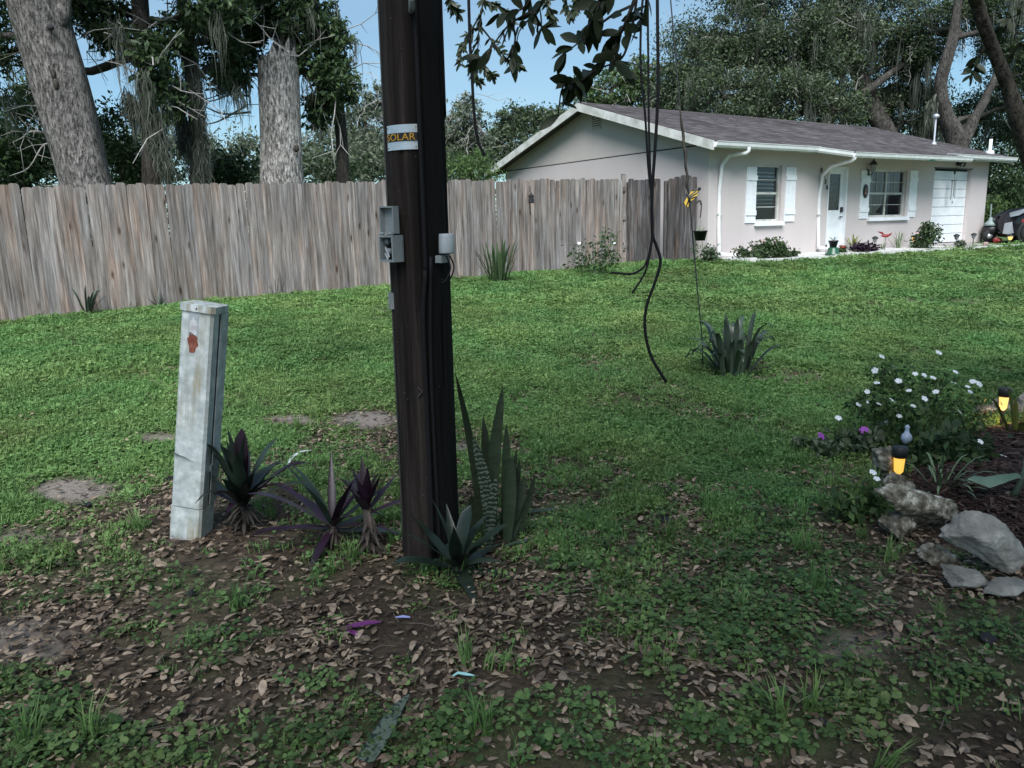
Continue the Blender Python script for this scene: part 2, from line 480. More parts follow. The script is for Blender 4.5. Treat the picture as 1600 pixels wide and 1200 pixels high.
def pedestal_mat():
    ma, nt, b, out = new_mat('pedestal_paint')
    t = nt.nodes.new('ShaderNodeTexCoord'); sp = nt.nodes.new('ShaderNodeSeparateXYZ'); nt.links.new(t.outputs['Object'], sp.inputs[0])
    n1 = noise(nt, 1.0, 5, 0.65, stretch=(34, 34, 2.2)); n2 = noise(nt, 16, 5, 0.65); n3 = noise(nt, 3.0, 3, 0.5)
    r = ramp(nt, [(0.36, (0.36, 0.40, 0.40)), (0.5, (0.48, 0.53, 0.53)), (0.66, (0.66, 0.70, 0.70))]); nt.links.new(n2.outputs['Fac'], r.inputs[0])
    # yellow-brown lichen streaks
    rs = ramp(nt, [(0.46, (0, 0, 0)), (0.60, (0.85, 0.85, 0.85))]); nt.links.new(n1.outputs['Fac'], rs.inputs[0])
    r3 = ramp(nt, [(0.42, (0, 0, 0)), (0.6, (1, 1, 1))]); nt.links.new(n3.outputs['Fac'], r3.inputs[0])
    f = mixc(nt, 1.0, rs.outputs[0], r3.outputs[0], 'MULTIPLY')
    col = mixc(nt, f, r.outputs[0], (0.30, 0.275, 0.19))
    nt.links.new(col, b.inputs['Base Color']); b.inputs['Roughness'].default_value = 0.55
    bump(nt, b, n2.outputs['Fac'], 0.15, 0.003)
    return ma

M = {}
M['soil'] = soil_mat()
M['fence'] = wood_fence_mat('fence_wood', 1.0)
M['gate'] = wood_fence_mat('gate_wood', 1.0, [(0.28, (0.026, 0.025, 0.025)), (0.48, (0.066, 0.062, 0.062)), (0.62, (0.13, 0.125, 0.127)), (0.8, (0.22, 0.22, 0.225))])
M['pole'] = pole_mat()
M['pedestal'] = pedestal_mat()
M['stucco'] = stucco_mat('stucco_pink_beige', (0.53, 0.482, 0.472))
M['siding'] = stucco_mat('gable_board', (0.53, 0.485, 0.455))
M['white'] = nmat('white_paint', [(0.3, (0.66, 0.70, 0.73)), (0.7, (0.80, 0.83, 0.85))], 4, 0.5)
M['fascia'] = nmat('fascia_paint', [(0.32, (0.33, 0.34, 0.30)), (0.55, (0.56, 0.57, 0.54)), (0.75, (0.68, 0.69, 0.67))], 3, 0.6)
M['gutter'] = nmat('gutter_white', [(0.3, (0.62, 0.64, 0.64)), (0.7, (0.80, 0.82, 0.82))], 5, 0.4)
M['shingle'] = nmat('asphalt_shingle', [(0.25, (0.045, 0.038, 0.040)), (0.5, (0.095, 0.082, 0.085)), (0.75, (0.155, 0.138, 0.142))], 1.4, 0.95, bs=0.5, bscale=120, bdist=0.006, detail=8, spec=0.15)
M['glass'] = glass_mat('window_glass')
M['dark'] = flat('dark_interior', (0.02, 0.02, 0.022), 0.9)
M['room'] = flat('room_wall', (0.035, 0.033, 0.032), 0.9)
M['black'] = flat('black_metal', (0.015, 0.015, 0.017), 0.45)
M['cable'] = flat('black_cable', (0.008, 0.008, 0.010), 0.75, spec=0.25)
M['staple'] = flat('dull_staple', (0.045, 0.044, 0.043), 0.6)
M['grey_plastic'] = nmat('grey_plastic', [(0.3, (0.20, 0.225, 0.235)), (0.7, (0.27, 0.30, 0.31))], 12, 0.5)
M['grey_can'] = nmat('grey_can', [(0.3, (0.33, 0.37, 0.40)), (0.7, (0.45, 0.49, 0.52))], 9, 0.4)
M['alu'] = nmat('aluminium', [(0.3, (0.55, 0.58, 0.62)), (0.7, (0.72, 0.75, 0.8))], 20, 0.38, metal=0.7)
M['gold'] = flat('gold_letters', (0.62, 0.33, 0.03), 0.45)
M['sign_black'] = flat('sign_black', (0.012, 0.010, 0.010), 0.5)
M['concrete'] = nmat('pale_concrete', [(0.3, (0.40, 0.40, 0.39)), (0.7, (0.62, 0.62, 0.61))], 6, 0.9, bs=0.3, bscale=60)
M['drive'] = nmat('driveway_concrete', [(0.3, (0.24, 0.225, 0.215)), (0.7, (0.36, 0.345, 0.33))], 3, 0.9, bs=0.3, bscale=60)
M['bark_grey'] = bark_mat('bark_grey', [(0.3, (0.105, 0.098, 0.093)), (0.55, (0.20, 0.188, 0.18)), (0.75, (0.31, 0.293, 0.283))], 7, 9, 1.0, 0.05)
M['bark_pale'] = bark_mat('bark_dead', [(0.3, (0.28, 0.265, 0.25)), (0.55, (0.47, 0.45, 0.43)), (0.75, (0.64, 0.62, 0.60))], 8, 9, 1.0, 0.06)
M['bark_dark'] = bark_mat('bark_dark', [(0.3, (0.03, 0.027, 0.024)), (0.55, (0.065, 0.058, 0.050)), (0.75, (0.12, 0.11, 0.10))], 7, 12, 0.7, 0.02)
M['bark_oak'] = bark_mat('bark_oak', [(0.3, (0.04, 0.037, 0.034)), (0.55, (0.085, 0.079, 0.073)), (0.75, (0.145, 0.137, 0.13))], 7, 10, 0.8, 0.03)
M['deadwood'] = nmat('bare_twig', [(0.3, (0.27, 0.26, 0.24)), (0.7, (0.45, 0.43, 0.41))], 8, 0.9)
M['moss'] = leafmat('spanish_moss', (0.085, 0.098, 0.078), (0.135, 0.15, 0.122), (0.20, 0.215, 0.18), 0.95, 0.3, spec=0.05)
M['leaf_dark'] = leafmat('leaf_dark', (0.024, 0.046, 0.021), (0.046, 0.082, 0.035), (0.080, 0.130, 0.052), 0.5, 0.25)
M['leaf_mid'] = leafmat('leaf_mid', (0.034, 0.062, 0.026), (0.060, 0.102, 0.040), (0.10, 0.155, 0.058), 0.5, 0.3)
M['leaf_light'] = leafmat('leaf_light', (0.065, 0.12, 0.040), (0.11, 0.185, 0.06), (0.17, 0.26, 0.085), 0.5, 0.35)
M['leaf_oak'] = leafmat('leaf_oak', (0.046, 0.066, 0.040), (0.090, 0.118, 0.072), (0.17, 0.20, 0.135), 0.55, 0.25)
M['leaf_pale'] = leafmat('leaf_pale', (0.10, 0.125, 0.085), (0.15, 0.18, 0.12), (0.21, 0.24, 0.165), 0.6, 0.3)
M['leaf_sil'] = leafmat('leaf_silhouette', (0.012, 0.020, 0.010), (0.022, 0.034, 0.014), (0.038, 0.052, 0.022), 0.45, 0.12)  # backlit silhouette put into the colour, darker than the oak's crown leaves
M['grass'] = leafmat('lawn_blades', (0.104, 0.200, 0.060), (0.148, 0.268, 0.085), (0.208, 0.345, 0.122), 0.6, 0.35, island=False, patch=0.34)
M['weed'] = leafmat('weed_leaves', (0.050, 0.105, 0.034), (0.090, 0.165, 0.054), (0.150, 0.240, 0.085), 0.5, 0.3, island=False, patch=0.25)
M['litter'] = leafmat('dead_leaf', (0.030, 0.021, 0.015), (0.160, 0.116, 0.082), (0.42, 0.325, 0.24), 0.75, 0.1)
M['deadleaf'] = nmat('single_dead_leaf', [(0.3, (0.14, 0.10, 0.072)), (0.7, (0.32, 0.245, 0.18))], 30, 0.7, objvar=0.5)
M['mulch'] = leafmat('mulch_shred', (0.022, 0.012, 0.010), (0.050, 0.028, 0.023), (0.10, 0.066, 0.055), 0.85, 0.0)
M['oyster_green'] = nmat('oyster_leaf', [(0.3, (0.010, 0.020, 0.013)), (0.55, (0.022, 0.037, 0.026)), (0.75, (0.050, 0.068, 0.050))], 6, 0.4, objvar=0.35)
M['oyster_purple'] = nmat('oyster_purple', [(0.3, (0.010, 0.005, 0.010)), (0.7, (0.034, 0.013, 0.033))], 6, 0.42, objvar=0.3)
M['dry'] = nmat('dry_leaf', [(0.3, (0.024, 0.018, 0.015)), (0.7, (0.105, 0.085, 0.072))], 12, 0.85, objvar=0.35)
M['snake'] = snake_mat()
M['snake_dark'] = nmat('snake_leaf_dark', [(0.3, (0.012, 0.022, 0.011)), (0.7, (0.032, 0.050, 0.024))], 14, 0.5, stretch=(1, 1, 4), objvar=0.3)
M['crinum'] = nmat('strap_leaf', [(0.3, (0.026, 0.042, 0.028)), (0.7, (0.068, 0.094, 0.070))], 5, 0.4, objvar=0.35)
M['yellow_strap'] = nmat('yellow_strap', [(0.3, (0.13, 0.15, 0.03)), (0.7, (0.24, 0.25, 0.07))], 7, 0.5)
M['spider'] = nmat('spider_leaf', [(0.3, (0.07, 0.12, 0.05)), (0.7, (0.17, 0.23, 0.13))], 10, 0.5, objvar=0.3)
M['banana'] = nmat('broad_leaf', [(0.3, (0.08, 0.14, 0.10)), (0.7, (0.16, 0.24, 0.175))], 8, 0.4)
M['petal'] = flat('white_petal', (0.78, 0.80, 0.82), 0.6)
M['purple'] = flat('purple_petal', (0.33, 0.07, 0.42), 0.6)
M['purple_leaf'] = flat('purple_leaf', (0.13, 0.022, 0.13), 0.5)
M['red'] = flat('red_paint', (0.24, 0.022, 0.02), 0.5)
M['pink'] = flat('pink_stone', (0.38, 0.26, 0.25), 0.9)
M['yellow'] = flat('yellow_paint', (0.55, 0.36, 0.02), 0.5)
M['green_paint'] = flat('green_glaze', (0.025, 0.09, 0.05), 0.3)
M['scrap_blue'] = flat('pale_blue_scrap', (0.33, 0.62, 0.62), 0.5)
M['scrap_lav'] = flat('lavender_scrap', (0.30, 0.32, 0.62), 0.5)
M['feather'] = flat('white_feather', (0.62, 0.66, 0.68), 0.7)
M['rust'] = nmat('rust_patch', [(0.35, (0.16, 0.045, 0.028)), (0.6, (0.26, 0.09, 0.06)), (0.75, (0.45, 0.36, 0.33))], 30, 0.9)
M['label_white'] = nmat('torn_label', [(0.4, (0.42, 0.43, 0.44)), (0.6, (0.68, 0.70, 0.72))], 25, 0.7)
M['tar'] = flat('black_scrap', (0.014, 0.013, 0.018), 0.8)
M['rock_lime'] = nmat('limestone', [(0.38, (0.07, 0.062, 0.045)), (0.50, (0.20, 0.18, 0.14)), (0.58, (0.31, 0.29, 0.235)), (0.66, (0.60, 0.57, 0.50))], 22, 0.95, bs=0.9, bscale=22, bdist=0.03, objvar=0.15)
M['rock_grey'] = nmat('grey_rock', [(0.3, (0.135, 0.13, 0.115)), (0.5, (0.26, 0.25, 0.23)), (0.68, (0.46, 0.45, 0.42))], 7, 0.85, bs=0.7, bscale=14, bdist=0.03, detail=8, objvar=0.2)
M['lamp_glow'] = emit('solar_lamp_glow', (1.0, 0.50, 0.08), 0.55, (0.3, 0.2, 0.1))
M['lamp_pale'] = emit('solar_lamp_pale', (1.0, 0.62, 0.18), 0.62, (0.3, 0.22, 0.12))
M['lamp_off'] = flat('lamp_lens_unlit', (0.25, 0.25, 0.26), 0.3)
M['car_paint'] = flat('car_paint_dark', (0.010, 0.011, 0.016), 0.12)
M['car_trim'] = flat('car_silver_trim', (0.45, 0.47, 0.50), 0.3, 0.6)
M['tyre'] = flat('tyre_rubber', (0.012, 0.012, 0.013), 0.8)
M['rim'] = flat('alloy_rim', (0.55, 0.57, 0.6), 0.3, 0.6)
M['headlamp'] = flat('headlamp_lens', (0.24, 0.27, 0.31), 0.12)
M['glass_blue'] = flat('pale_blue_glass', (0.40, 0.48, 0.62), 0.2)
M['teal'] = flat('pale_teal_cover', (0.20, 0.26, 0.26), 0.5)
M['curtain'] = nmat('curtain_cloth', [(0.3, (0.16, 0.16, 0.17)), (0.7, (0.34, 0.34, 0.36))], 6, 0.9, stretch=(8, 1, 0.3))
M['plaque'] = nmat('oval_plaque', [(0.4, (0.035, 0.028, 0.025)), (0.6, (0.16, 0.10, 0.07))], 14, 0.6)

# ------------------------------------------------------------------ ground
def vnoise(x, y, scale, seed=0):
    x = np.asarray(x) * scale; y = np.asarray(y) * scale
    xi = np.floor(x).astype(np.int64); yi = np.floor(y).astype(np.int64); fx = x - xi; fy = y - yi
    fx = fx*fx*(3-2*fx); fy = fy*fy*(3-2*fy)
    def h(a, b):
        n = (a * 374761393 + b * 668265263 + seed * 974711) & 0x7fffffff
        n = ((n ^ (n >> 13)) * 1274126177) & 0x7fffffff
        return ((n ^ (n >> 16)) & 0xffff) / 65535.0
    return (h(xi, yi)*(1-fx) + h(xi+1, yi)*fx)*(1-fy) + (h(xi, yi+1)*(1-fx) + h(xi+1, yi+1)*fx)*fy

def fbm(x, y, scale, seed=0):
    return 0.55*vnoise(x, y, scale, seed) + 0.28*vnoise(x, y, scale*2.1, seed+1) + 0.17*vnoise(x, y, scale*4.3, seed+2)

def blobs(px, py, lst):
    s = np.zeros_like(px)
    for cx, cy, rx, ry, w in lst:
        d = ((px-cx)/rx)**2 + ((py-cy)/ry)**2
        s = np.maximum(s, w*np.clip(1.35-d, 0, 1))
    return s

LAWN_EDGE = np.array([[-600, 900], [0, 850], [120, 790], [260, 700], [420, 690], [620, 700], [720, 725], [830, 715], [1000, 760], [1150, 770], [1300, 730], [1400, 700], [1700, 690], [2400, 700]])
WEEDS = [(40,1130,150,75,1),(150,1180,200,50,1),(560,1165,190,60,.9),(800,1140,170,60,.95),(980,1180,120,40,.8),(1130,970,190,80,1),(1250,930,150,60,.9),(1200,1140,200,55,.9),(1420,1080,150,60,.8),(930,900,120,50,.7),(1080,860,160,45,.7),(300,920,150,45,.55),(110,900,130,45,.7),(950,800,160,45,.8),(1250,800,120,40,.7),(330,1010,140,40,.35),(1330,880,90,40,.7),(500,1060,80,30,.4),(1550,1000,120,60,.4),(650,930,120,25,.3),(1000,1060,90,30,.5)]
SAND = [(110,768,75,22,1),(575,655,60,13,1),(450,657,50,10,.8),(250,685,45,10,.6),(1340,1010,70,30,.5),(60,840,90,22,.5),(1230,592,70,12,.55),(700,700,60,14,.4),(30,1000,90,35,.6)]

def masks(x, y):
    P = np.stack([x, y, tz(x, y)], -1) - CAM
    z = np.maximum(P @ _f, 0.3)
    px = CX + F_PX*(P @ _r2)/z; py = CY - F_PX*(P @ _u2)/z
    py = np.where(P @ _f < 0.4, 3000, py)
    n = fbm(x, y, 1.6, 3); n2 = fbm(x, y, 4.5, 9)
    edge = np.interp(px, LAWN_EDGE[:, 0], LAWN_EDGE[:, 1])
    T = np.clip((edge - py)/90 + 0.5 + (n-0.5)*2.2 + (n2-0.5)*1.2, 0, 1)
    mid = np.clip((940-py)/150, 0, 1)*(py > 640)
    T = np.maximum(T, np.clip((n2-.42)*3.2, 0, .75)*mid*np.clip((n-.25)*2.5, 0, 1))
    T = np.where(py < 560, np.maximum(T, 0.85), T)
    T = T*(1 - .6*np.clip((.40-fbm(x, y, 1.1, 77))*7, 0, 1))
    S = np.clip(blobs(px, py, SAND)*1.3 + (n2-0.5)*0.9*(blobs(px, py, SAND) > 0), 0, 1)
    Wd = np.clip(blobs(px, py, WEEDS) + (n2-0.5)*1.1*(py > 700), 0, 1)
    return T*(1-S), S, Wd, px, py

def axis(lo, hi, step, far_lo, far_hi):
    a = np.arange(lo, hi, step)
    l = lo - np.cumsum(np.geomspace(step, (lo-far_lo)/4, 22)); l = l[l > far_lo]
    h = hi + np.cumsum(np.geomspace(step, (far_hi-hi)/4, 22)); h = h[h < far_hi]
    return np.concatenate([[far_lo], l[::-1], a, h, [far_hi]])

gx = axis(-9, 17, 0.12, -600, 600); gy = axis(1.0, 27, 0.12, -400, 900)
GX, GY = np.meshgrid(gx, gy)
GZ = tz(GX, GY)
nx, ny = len(gx), len(gy)
idx = np.arange(nx*ny).reshape(ny, nx)
gF = np.stack([idx[:-1, :-1], idx[:-1, 1:], idx[1:, 1:], idx[1:, :-1]], -1).reshape(-1, 4)
gme = fast_mesh('ground', np.stack([GX, GY, GZ], -1).reshape(-1, 3), gF, M['soil'], True)
T_, S_, W_, _, _ = masks(GX.ravel(), GY.ravel())
for nm, arr in (('sand', S_), ('turf', np.clip(T_ + 0.5*W_, 0, 1)*0.85)):
    a = gme.attributes.new(nm, 'FLOAT', 'POINT'); a.data.foreach_set('value', np.ascontiguousarray(arr, dtype=np.float32))
ground = tag(link('ground', gme), kind='structure')

# driveway beside the house
def strip(name, px_near, px_far, mat, lift, kind='structure'):
    b = MB(); n = len(px_near)
    vs = [p + np.array([0, 0, lift]) for p in px_near] + [p + np.array([0, 0, lift]) for p in px_far]
    b.add(vs, [(i, i+1, n+i+1, n+i) for i in range(n-1)])
    b.add([p - np.array([0, 0, .1]) for p in px_near] + [p + np.array([0, 0, lift]) for p in px_near], [(i, i+1, n+i+1, n+i) for i in range(n-1)])
    return tag(b.build(name, mat), kind=kind)

def hl(x, y, z=0.0):
    return HA + U*x + V*y + np.array([0, 0, z])
def zat(p, lift=0.0):
    return np.array([p[0], p[1], float(tz(p[0], p[1])) + lift])

strip('driveway', [zat(hl(x, -1.55)) for x in (9.0, 11, 13, 16, 20, 26)], [zat(hl(x, y)) for x, y in ((9.0, -0.03), (11, -.03), (13, 4), (16, 4), (20, 4), (26, 4))], M['drive'], 0.02)
strip('path', [zat(hl(x, -0.95)) for x in np.linspace(0.2, 9, 8)], [zat(hl(x, -0.01)) for x in np.linspace(0.2, 9, 8)], M['concrete'], 0.015)

# ------------------------------------------------------------------ house
HZ = math.atan2(U[1], U[0])
house = thing('house', HA, 'single-storey pale stucco house with grey shingle gable roof and white shutters', 'house', rz=HZ)
def hb(b, name, mat, parent=None, smooth=False):
    return b.build(name, mat, parent or house, smooth, world=False)

OPEN = [(1.60, 2.50, 0.80, 2.08), (4.33, 5.12, 0.03, 2.09), (6.12, 7.88, 0.84, 2.06), (9.26, 11.33, 0.03, 2.16)]
WT = 0.2; TOP = 2.45
b = MB(); x0 = 0.0
for (a, c, zb, zt) in OPEN:
    b.mm((x0, 0, -0.3), (a, WT, TOP))
    b.mm((a, 0, -0.3), (c, WT, zb)); b.mm((a, 0, zt), (c, WT, TOP)); x0 = c
b.mm((x0, 0, -0.3), (HL, WT, TOP))
hb(b, 'front_wall', M['stucco'])
b = MB().mm((0.0, WT, -0.3), (WT, HD, 2.46)); hb(b, 'gable_wall', M['stucco'])
b = MB().mm((HL-WT, WT, -0.3), (HL, HD, 2.46)); b.mm((WT, HD-WT, -0.3), (HL-WT, HD, 2.46)); hb(b, 'rear_wall', M['stucco'])
RS = (3.80 - 2.43) / 4.5       # roof slope, underside
def roofz(y): return 2.43 + RS*((y + 0.5) if y <= 4 else (8.5 - y))
for xx in (0.012, HL-0.14):
    b = MB().prism([(xx, 0.02, 2.49), (xx, 7.98, 2.49), (xx, 7.98, roofz(7.98)-.02), (xx, 4, roofz(4)-.02), (xx, 0.02, roofz(0.02)-.02)], (0.12, 0, 0))
    gb = hb(b, 'gable_board', M['siding'])
    if xx < 1:
        j = MB().mm((0.004, 0.05, 2.463), (0.05, 7.95, 2.488)); hb(j, 'seam', M['bark_dark'], gb)
        for yy in (1.6, 2.8, 4.0, 5.25, 6.45):
            jj = MB().mm((0.009, yy, 2.495), (0.05, yy+.012, min(roofz(yy)-.06, 3.7))); hb(jj, 'batten_joint', M['siding'], gb)
vt = hb(MB().mm((-0.015, 3.60, 3.20), (0.02, 3.97, 3.60)), 'gable_vent', M['siding'])
hb(MB().mm((-0.017, 3.635, 3.235), (0.018, 3.935, 3.565)), 'vent_opening', M['dark'], vt)
for k in range(6):
    R = Matrix.Rotation(math.radians(-35), 3, 'Y')
    hb(MB().box((-0.026, 3.785, 3.262 + k*0.055), (0.012, 0.30, 0.035), np.array(R)), 'vent_slat', M['siding'], vt)
# ceiling slab so that no daylight falls into the rooms
hb(MB().mm((0.02, 0.21, 2.40), (HL-.02, HD-.21, 2.44)), 'ceiling', M['room'])
hb(MB().mm((0.2, 0.75, -0.2), (HL-.2, 0.8, 2.4)), 'inner_wall', M['room'])
hb(MB().mm((0.2, 0.2, -0.25), (HL-.2, 0.75, -0.02)), 'inner_floor', M['room'])

# roof: two slabs, shingles laid in courses on the front one
XL, XR = -0.42, HL + 0.40
JX0, JX1, EX1, EY = 3.04, 3.72, 9.05, -0.98
th = 0.05
plan_f = [(XL, -0.5), (JX0, -0.5), (JX1, EY), (EX1, EY), (EX1, -0.5), (XR, -0.5), (XR, 4.0), (XL, 4.0)]
b = MB().prism([(x, y, roofz(y)) for x, y in plan_f], (0, 0, th))
roof = hb(b, 'roof', M['shingle'])
b = MB().prism([(x, y, roofz(y)) for x, y in [(XL, 4.0), (XR, 4.0), (XR, 8.5), (XL, 8.5)]], (0, 0, th)); hb(b, 'rear_slope', M['shingle'], roof)
sn = math.hypot(1, RS); vs, fs = [], []
row = 0; y = EY
while y < 3.98:
    y2 = min(y + 0.135, 4.0)
    if y < -0.5:
        t = (-0.5 - y)/(-0.5 - EY); xa, xb = JX0 + (JX1-JX0)*t, EX1
    else: xa, xb = XL, XR
    x = xa - (0.16 if row % 2 else 0.0)
    while x < xb:
        w = random.choice((0.16, 0.22, 0.32, 0.32)); p, q = max(x, xa), min(x + w - 0.006, xb)
        if q - p > 0.02:
            e = random.uniform(0.008, 0.016); dy = random.uniform(-0.006, 0.006)
            o = len(vs)
            za, zb_ = roofz(y+dy) + th, roofz(y2) + th
            vs += [(p, y+dy-.02, za+e-.02*RS), (q, y+dy-.02, za+e-.02*RS), (q, y2, zb_+0.003), (p, y2, zb_+0.003), (p, y+dy-.02, za-.02*RS), (q, y+dy-.02, za-.02*RS)]
            fs += [(o, o+1, o+2, o+3), (o+4, o+5, o+1, o)]
        x += w
    y = y2; row += 1
def shingle_mat():
    ma, nt, b, out = new_mat('shingle_tab')
    g = nt.nodes.new('ShaderNodeNewGeometry'); r = ramp(nt, [(0, (0.072, 0.066, 0.069)), (0.6, (0.100, 0.092, 0.096)), (1, (0.140, 0.129, 0.134))]); nt.links.new(g.outputs['Random Per Island'], r.inputs[0])
    n = noise(nt, 0.7, 6, 0.7, stretch=(1, .6, 1)); r2 = ramp(nt, [(0.3, (0.62, 0.60, 0.60)), (0.5, (0.95, 0.95, 0.95)), (0.7, (1.2, 1.18, 1.2))]); nt.links.new(n.outputs['Fac'], r2.inputs[0])
    c = mixc(nt, 1.0, r.outputs[0], r2.outputs[0], 'MULTIPLY'); nt.links.new(c, b.inputs['Base Color']); b.inputs['Roughness'].default_value = 0.95; b.inputs['Specular IOR Level'].default_value = 0.15
    return ma
me = bpy.data.meshes.new('shingle_courses'); me.from_pydata(vs, [], fs); me.update(); me.materials.append(shingle_mat())
tag(link('shingle_courses', me, roof), kind='stuff')
hb(MB().prism([(XL+.02, 3.86, roofz(3.86)+th+.012), (XL+.02, 4.0, roofz(4.0)+th+.02), (XL+.02, 4.14, roofz(4.14)+th+.012), (XL+.02, 4.0, roofz(4)+th-.01)], (XR-XL-.04, 0, 0)), 'ridge_cap', M['shingle'], roof)
# rake boards
for xx in (XL-.02, XR-.005):
    for (ya, yb) in ((-0.5, 3.995), (8.5, 4.005)):
        b = MB().prism([(xx, ya, roofz(ya)+th-.005), (xx, yb, roofz(yb)+th-.005), (xx, yb, roofz(yb)-.15), (xx, ya, roofz(ya)-.15)], (0.025, 0, 0))
        hb(b, 'rake_board', M['fascia'], roof)
# soffit and fascia under the front eave
hb(MB().prism([(XL+.02, -0.47, 2.38), (JX0, -0.47, 2.38), (JX1, EY+.03, 2.26), (EX1, EY+.03, 2.26), (EX1, -0.47, 2.38), (XR-.02, -0.47, 2.38), (XR-.02, -0.004, 2.415), (XL+.02, -0.004, 2.415)], (0, 0, 0.015)), 'soffit', M['stucco'], roof)
hb(MB().mm((XL, -0.495, 2.33), (JX0, -0.475, 2.45)), 'fascia', M['fascia'], roof); hb(MB().mm((EX1, -0.495, 2.33), (XR, -0.475, 2.45)), 'fascia', M['fascia'], roof)
def gutter(a, c, name='gutter'):
    a, c = np.array(a, float), np.array(c, float); t = nrm(c - a); o = np.array([t[1], -t[0], 0]); o = o if o[1] < 0 else -o
    prof = [(0, 0.0), (0, -0.10), (0.05, -0.11), (0.085, -0.07), (0.10, 0.0), (0.112, 0.004), (0.112, 0.012), (0.094, 0.012), (0.078, -0.06), (0.045, -0.095), (0.01, -0.088), (0.01, 0.0)]
    b = MB().prism([a + o*p + np.array([0, 0, z]) for p, z in prof], c - a)
    return hb(b, name, M['gutter'], roof)
gutter((XL, -0.50, 2.45), (JX0+.02, -0.50, 2.45)); gutter((JX0+.03, -0.51, 2.445), (JX1, EY-.01, 2.315)); gutter((JX1+.01, EY, 2.31), (EX1+.1, EY, 2.335)); gutter((EX1-.35, -0.51, 2.47), (XR+.05, -0.50, 2.47))
hb(MB().mm((7.03, EY-.135, 2.20), (7.16, EY+.02, 2.235)), 'gutter_hanger', M['green_paint'], roof)
def spout(pts):
    pts = [np.array(p, float) for p in pts]
    b = MB().tube(smooth_path(pts, 3), 0.042, 8); d = hb(b, 'downspout', M['gutter'], house, True)
    p = pts[2]*.42 + pts[3]*.58
    hb(MB().box(p + np.array([0, .02, 0]), (0.13, 0.06, 0.03)), 'strap', M['fascia'], d)
spout([(0.60, -0.56, 2.36), (0.58, -0.54, 2.27), (0.33, -0.07, 2.04), (0.33, -0.055, 1.90), (0.33, -0.055, 0.22), (0.36, -0.09, 0.10), (0.75, -0.45, 0.05)][:1] + [(0.58, -0.52, 2.25), (0.33, -0.07, 2.03), (0.33, -0.055, 0.22), (0.37, -0.10, 0.10), (0.8, -0.5, 0.05)])
spout([(3.80, -1.0, 2.24), (3.80, -0.94, 2.14), (3.96, -0.07, 1.86), (3.96, -0.055, 0.24), (4.0, -0.10, 0.12), (4.35, -0.35, 0.06)])
# roof furniture
fl = hb(MB().lathe([(0.10, -0.06), (0.06, 0.06), (0.028, 0.07), (0.028, 0.80)], 10, (11.15, 1.1, roofz(1.1)+.06)), 'vent_pipe', M['alu'], roof, True)
hb(MB().lathe([(0.03, 0.0), (0.09, 0.03), (0.10, 0.08), (0.05, 0.13), (0.0, 0.14)], 10, (11.15, 1.1, roofz(1.1)+.81)), 'pipe_cap', M['alu'], fl, True)
fl = hb(MB().lathe([(0.14, -0.03), (0.10, 0.08), (0.045, 0.10), (0.045, 0.42)], 10, (12.2, -0.05, roofz(-.05)+.06)), 'vent_pipe', M['white'], roof, True)

# shutters
def shutter(x0, x1, z0, z1):
    n = 3; w = (x1-x0)/n; s = None
    for i in range(n):
        bb = MB().mm((x0+i*w+.002, -0.028, z0), (x0+(i+1)*w-.002, -0.002, z1))
        if s is None: s = hb(bb, 'shutter', M['white'])
        else: hb(bb, 'shutter_board', M['white'], s)
    for za in (z0 + 0.17, z1 - 0.30):
        hb(MB().mm((x0, -0.05, za), (x1, -0.029, za + 0.11)), 'shutter_batten', M['white'], s)
shutter(1.22, 1.57, 0.77, 2.02); shutter(2.63, 3.00, 0.78, 2.04); shutter(5.68, 6.08, 0.80, 2.02); shutter(7.98, 8.36, 0.81, 2.06)

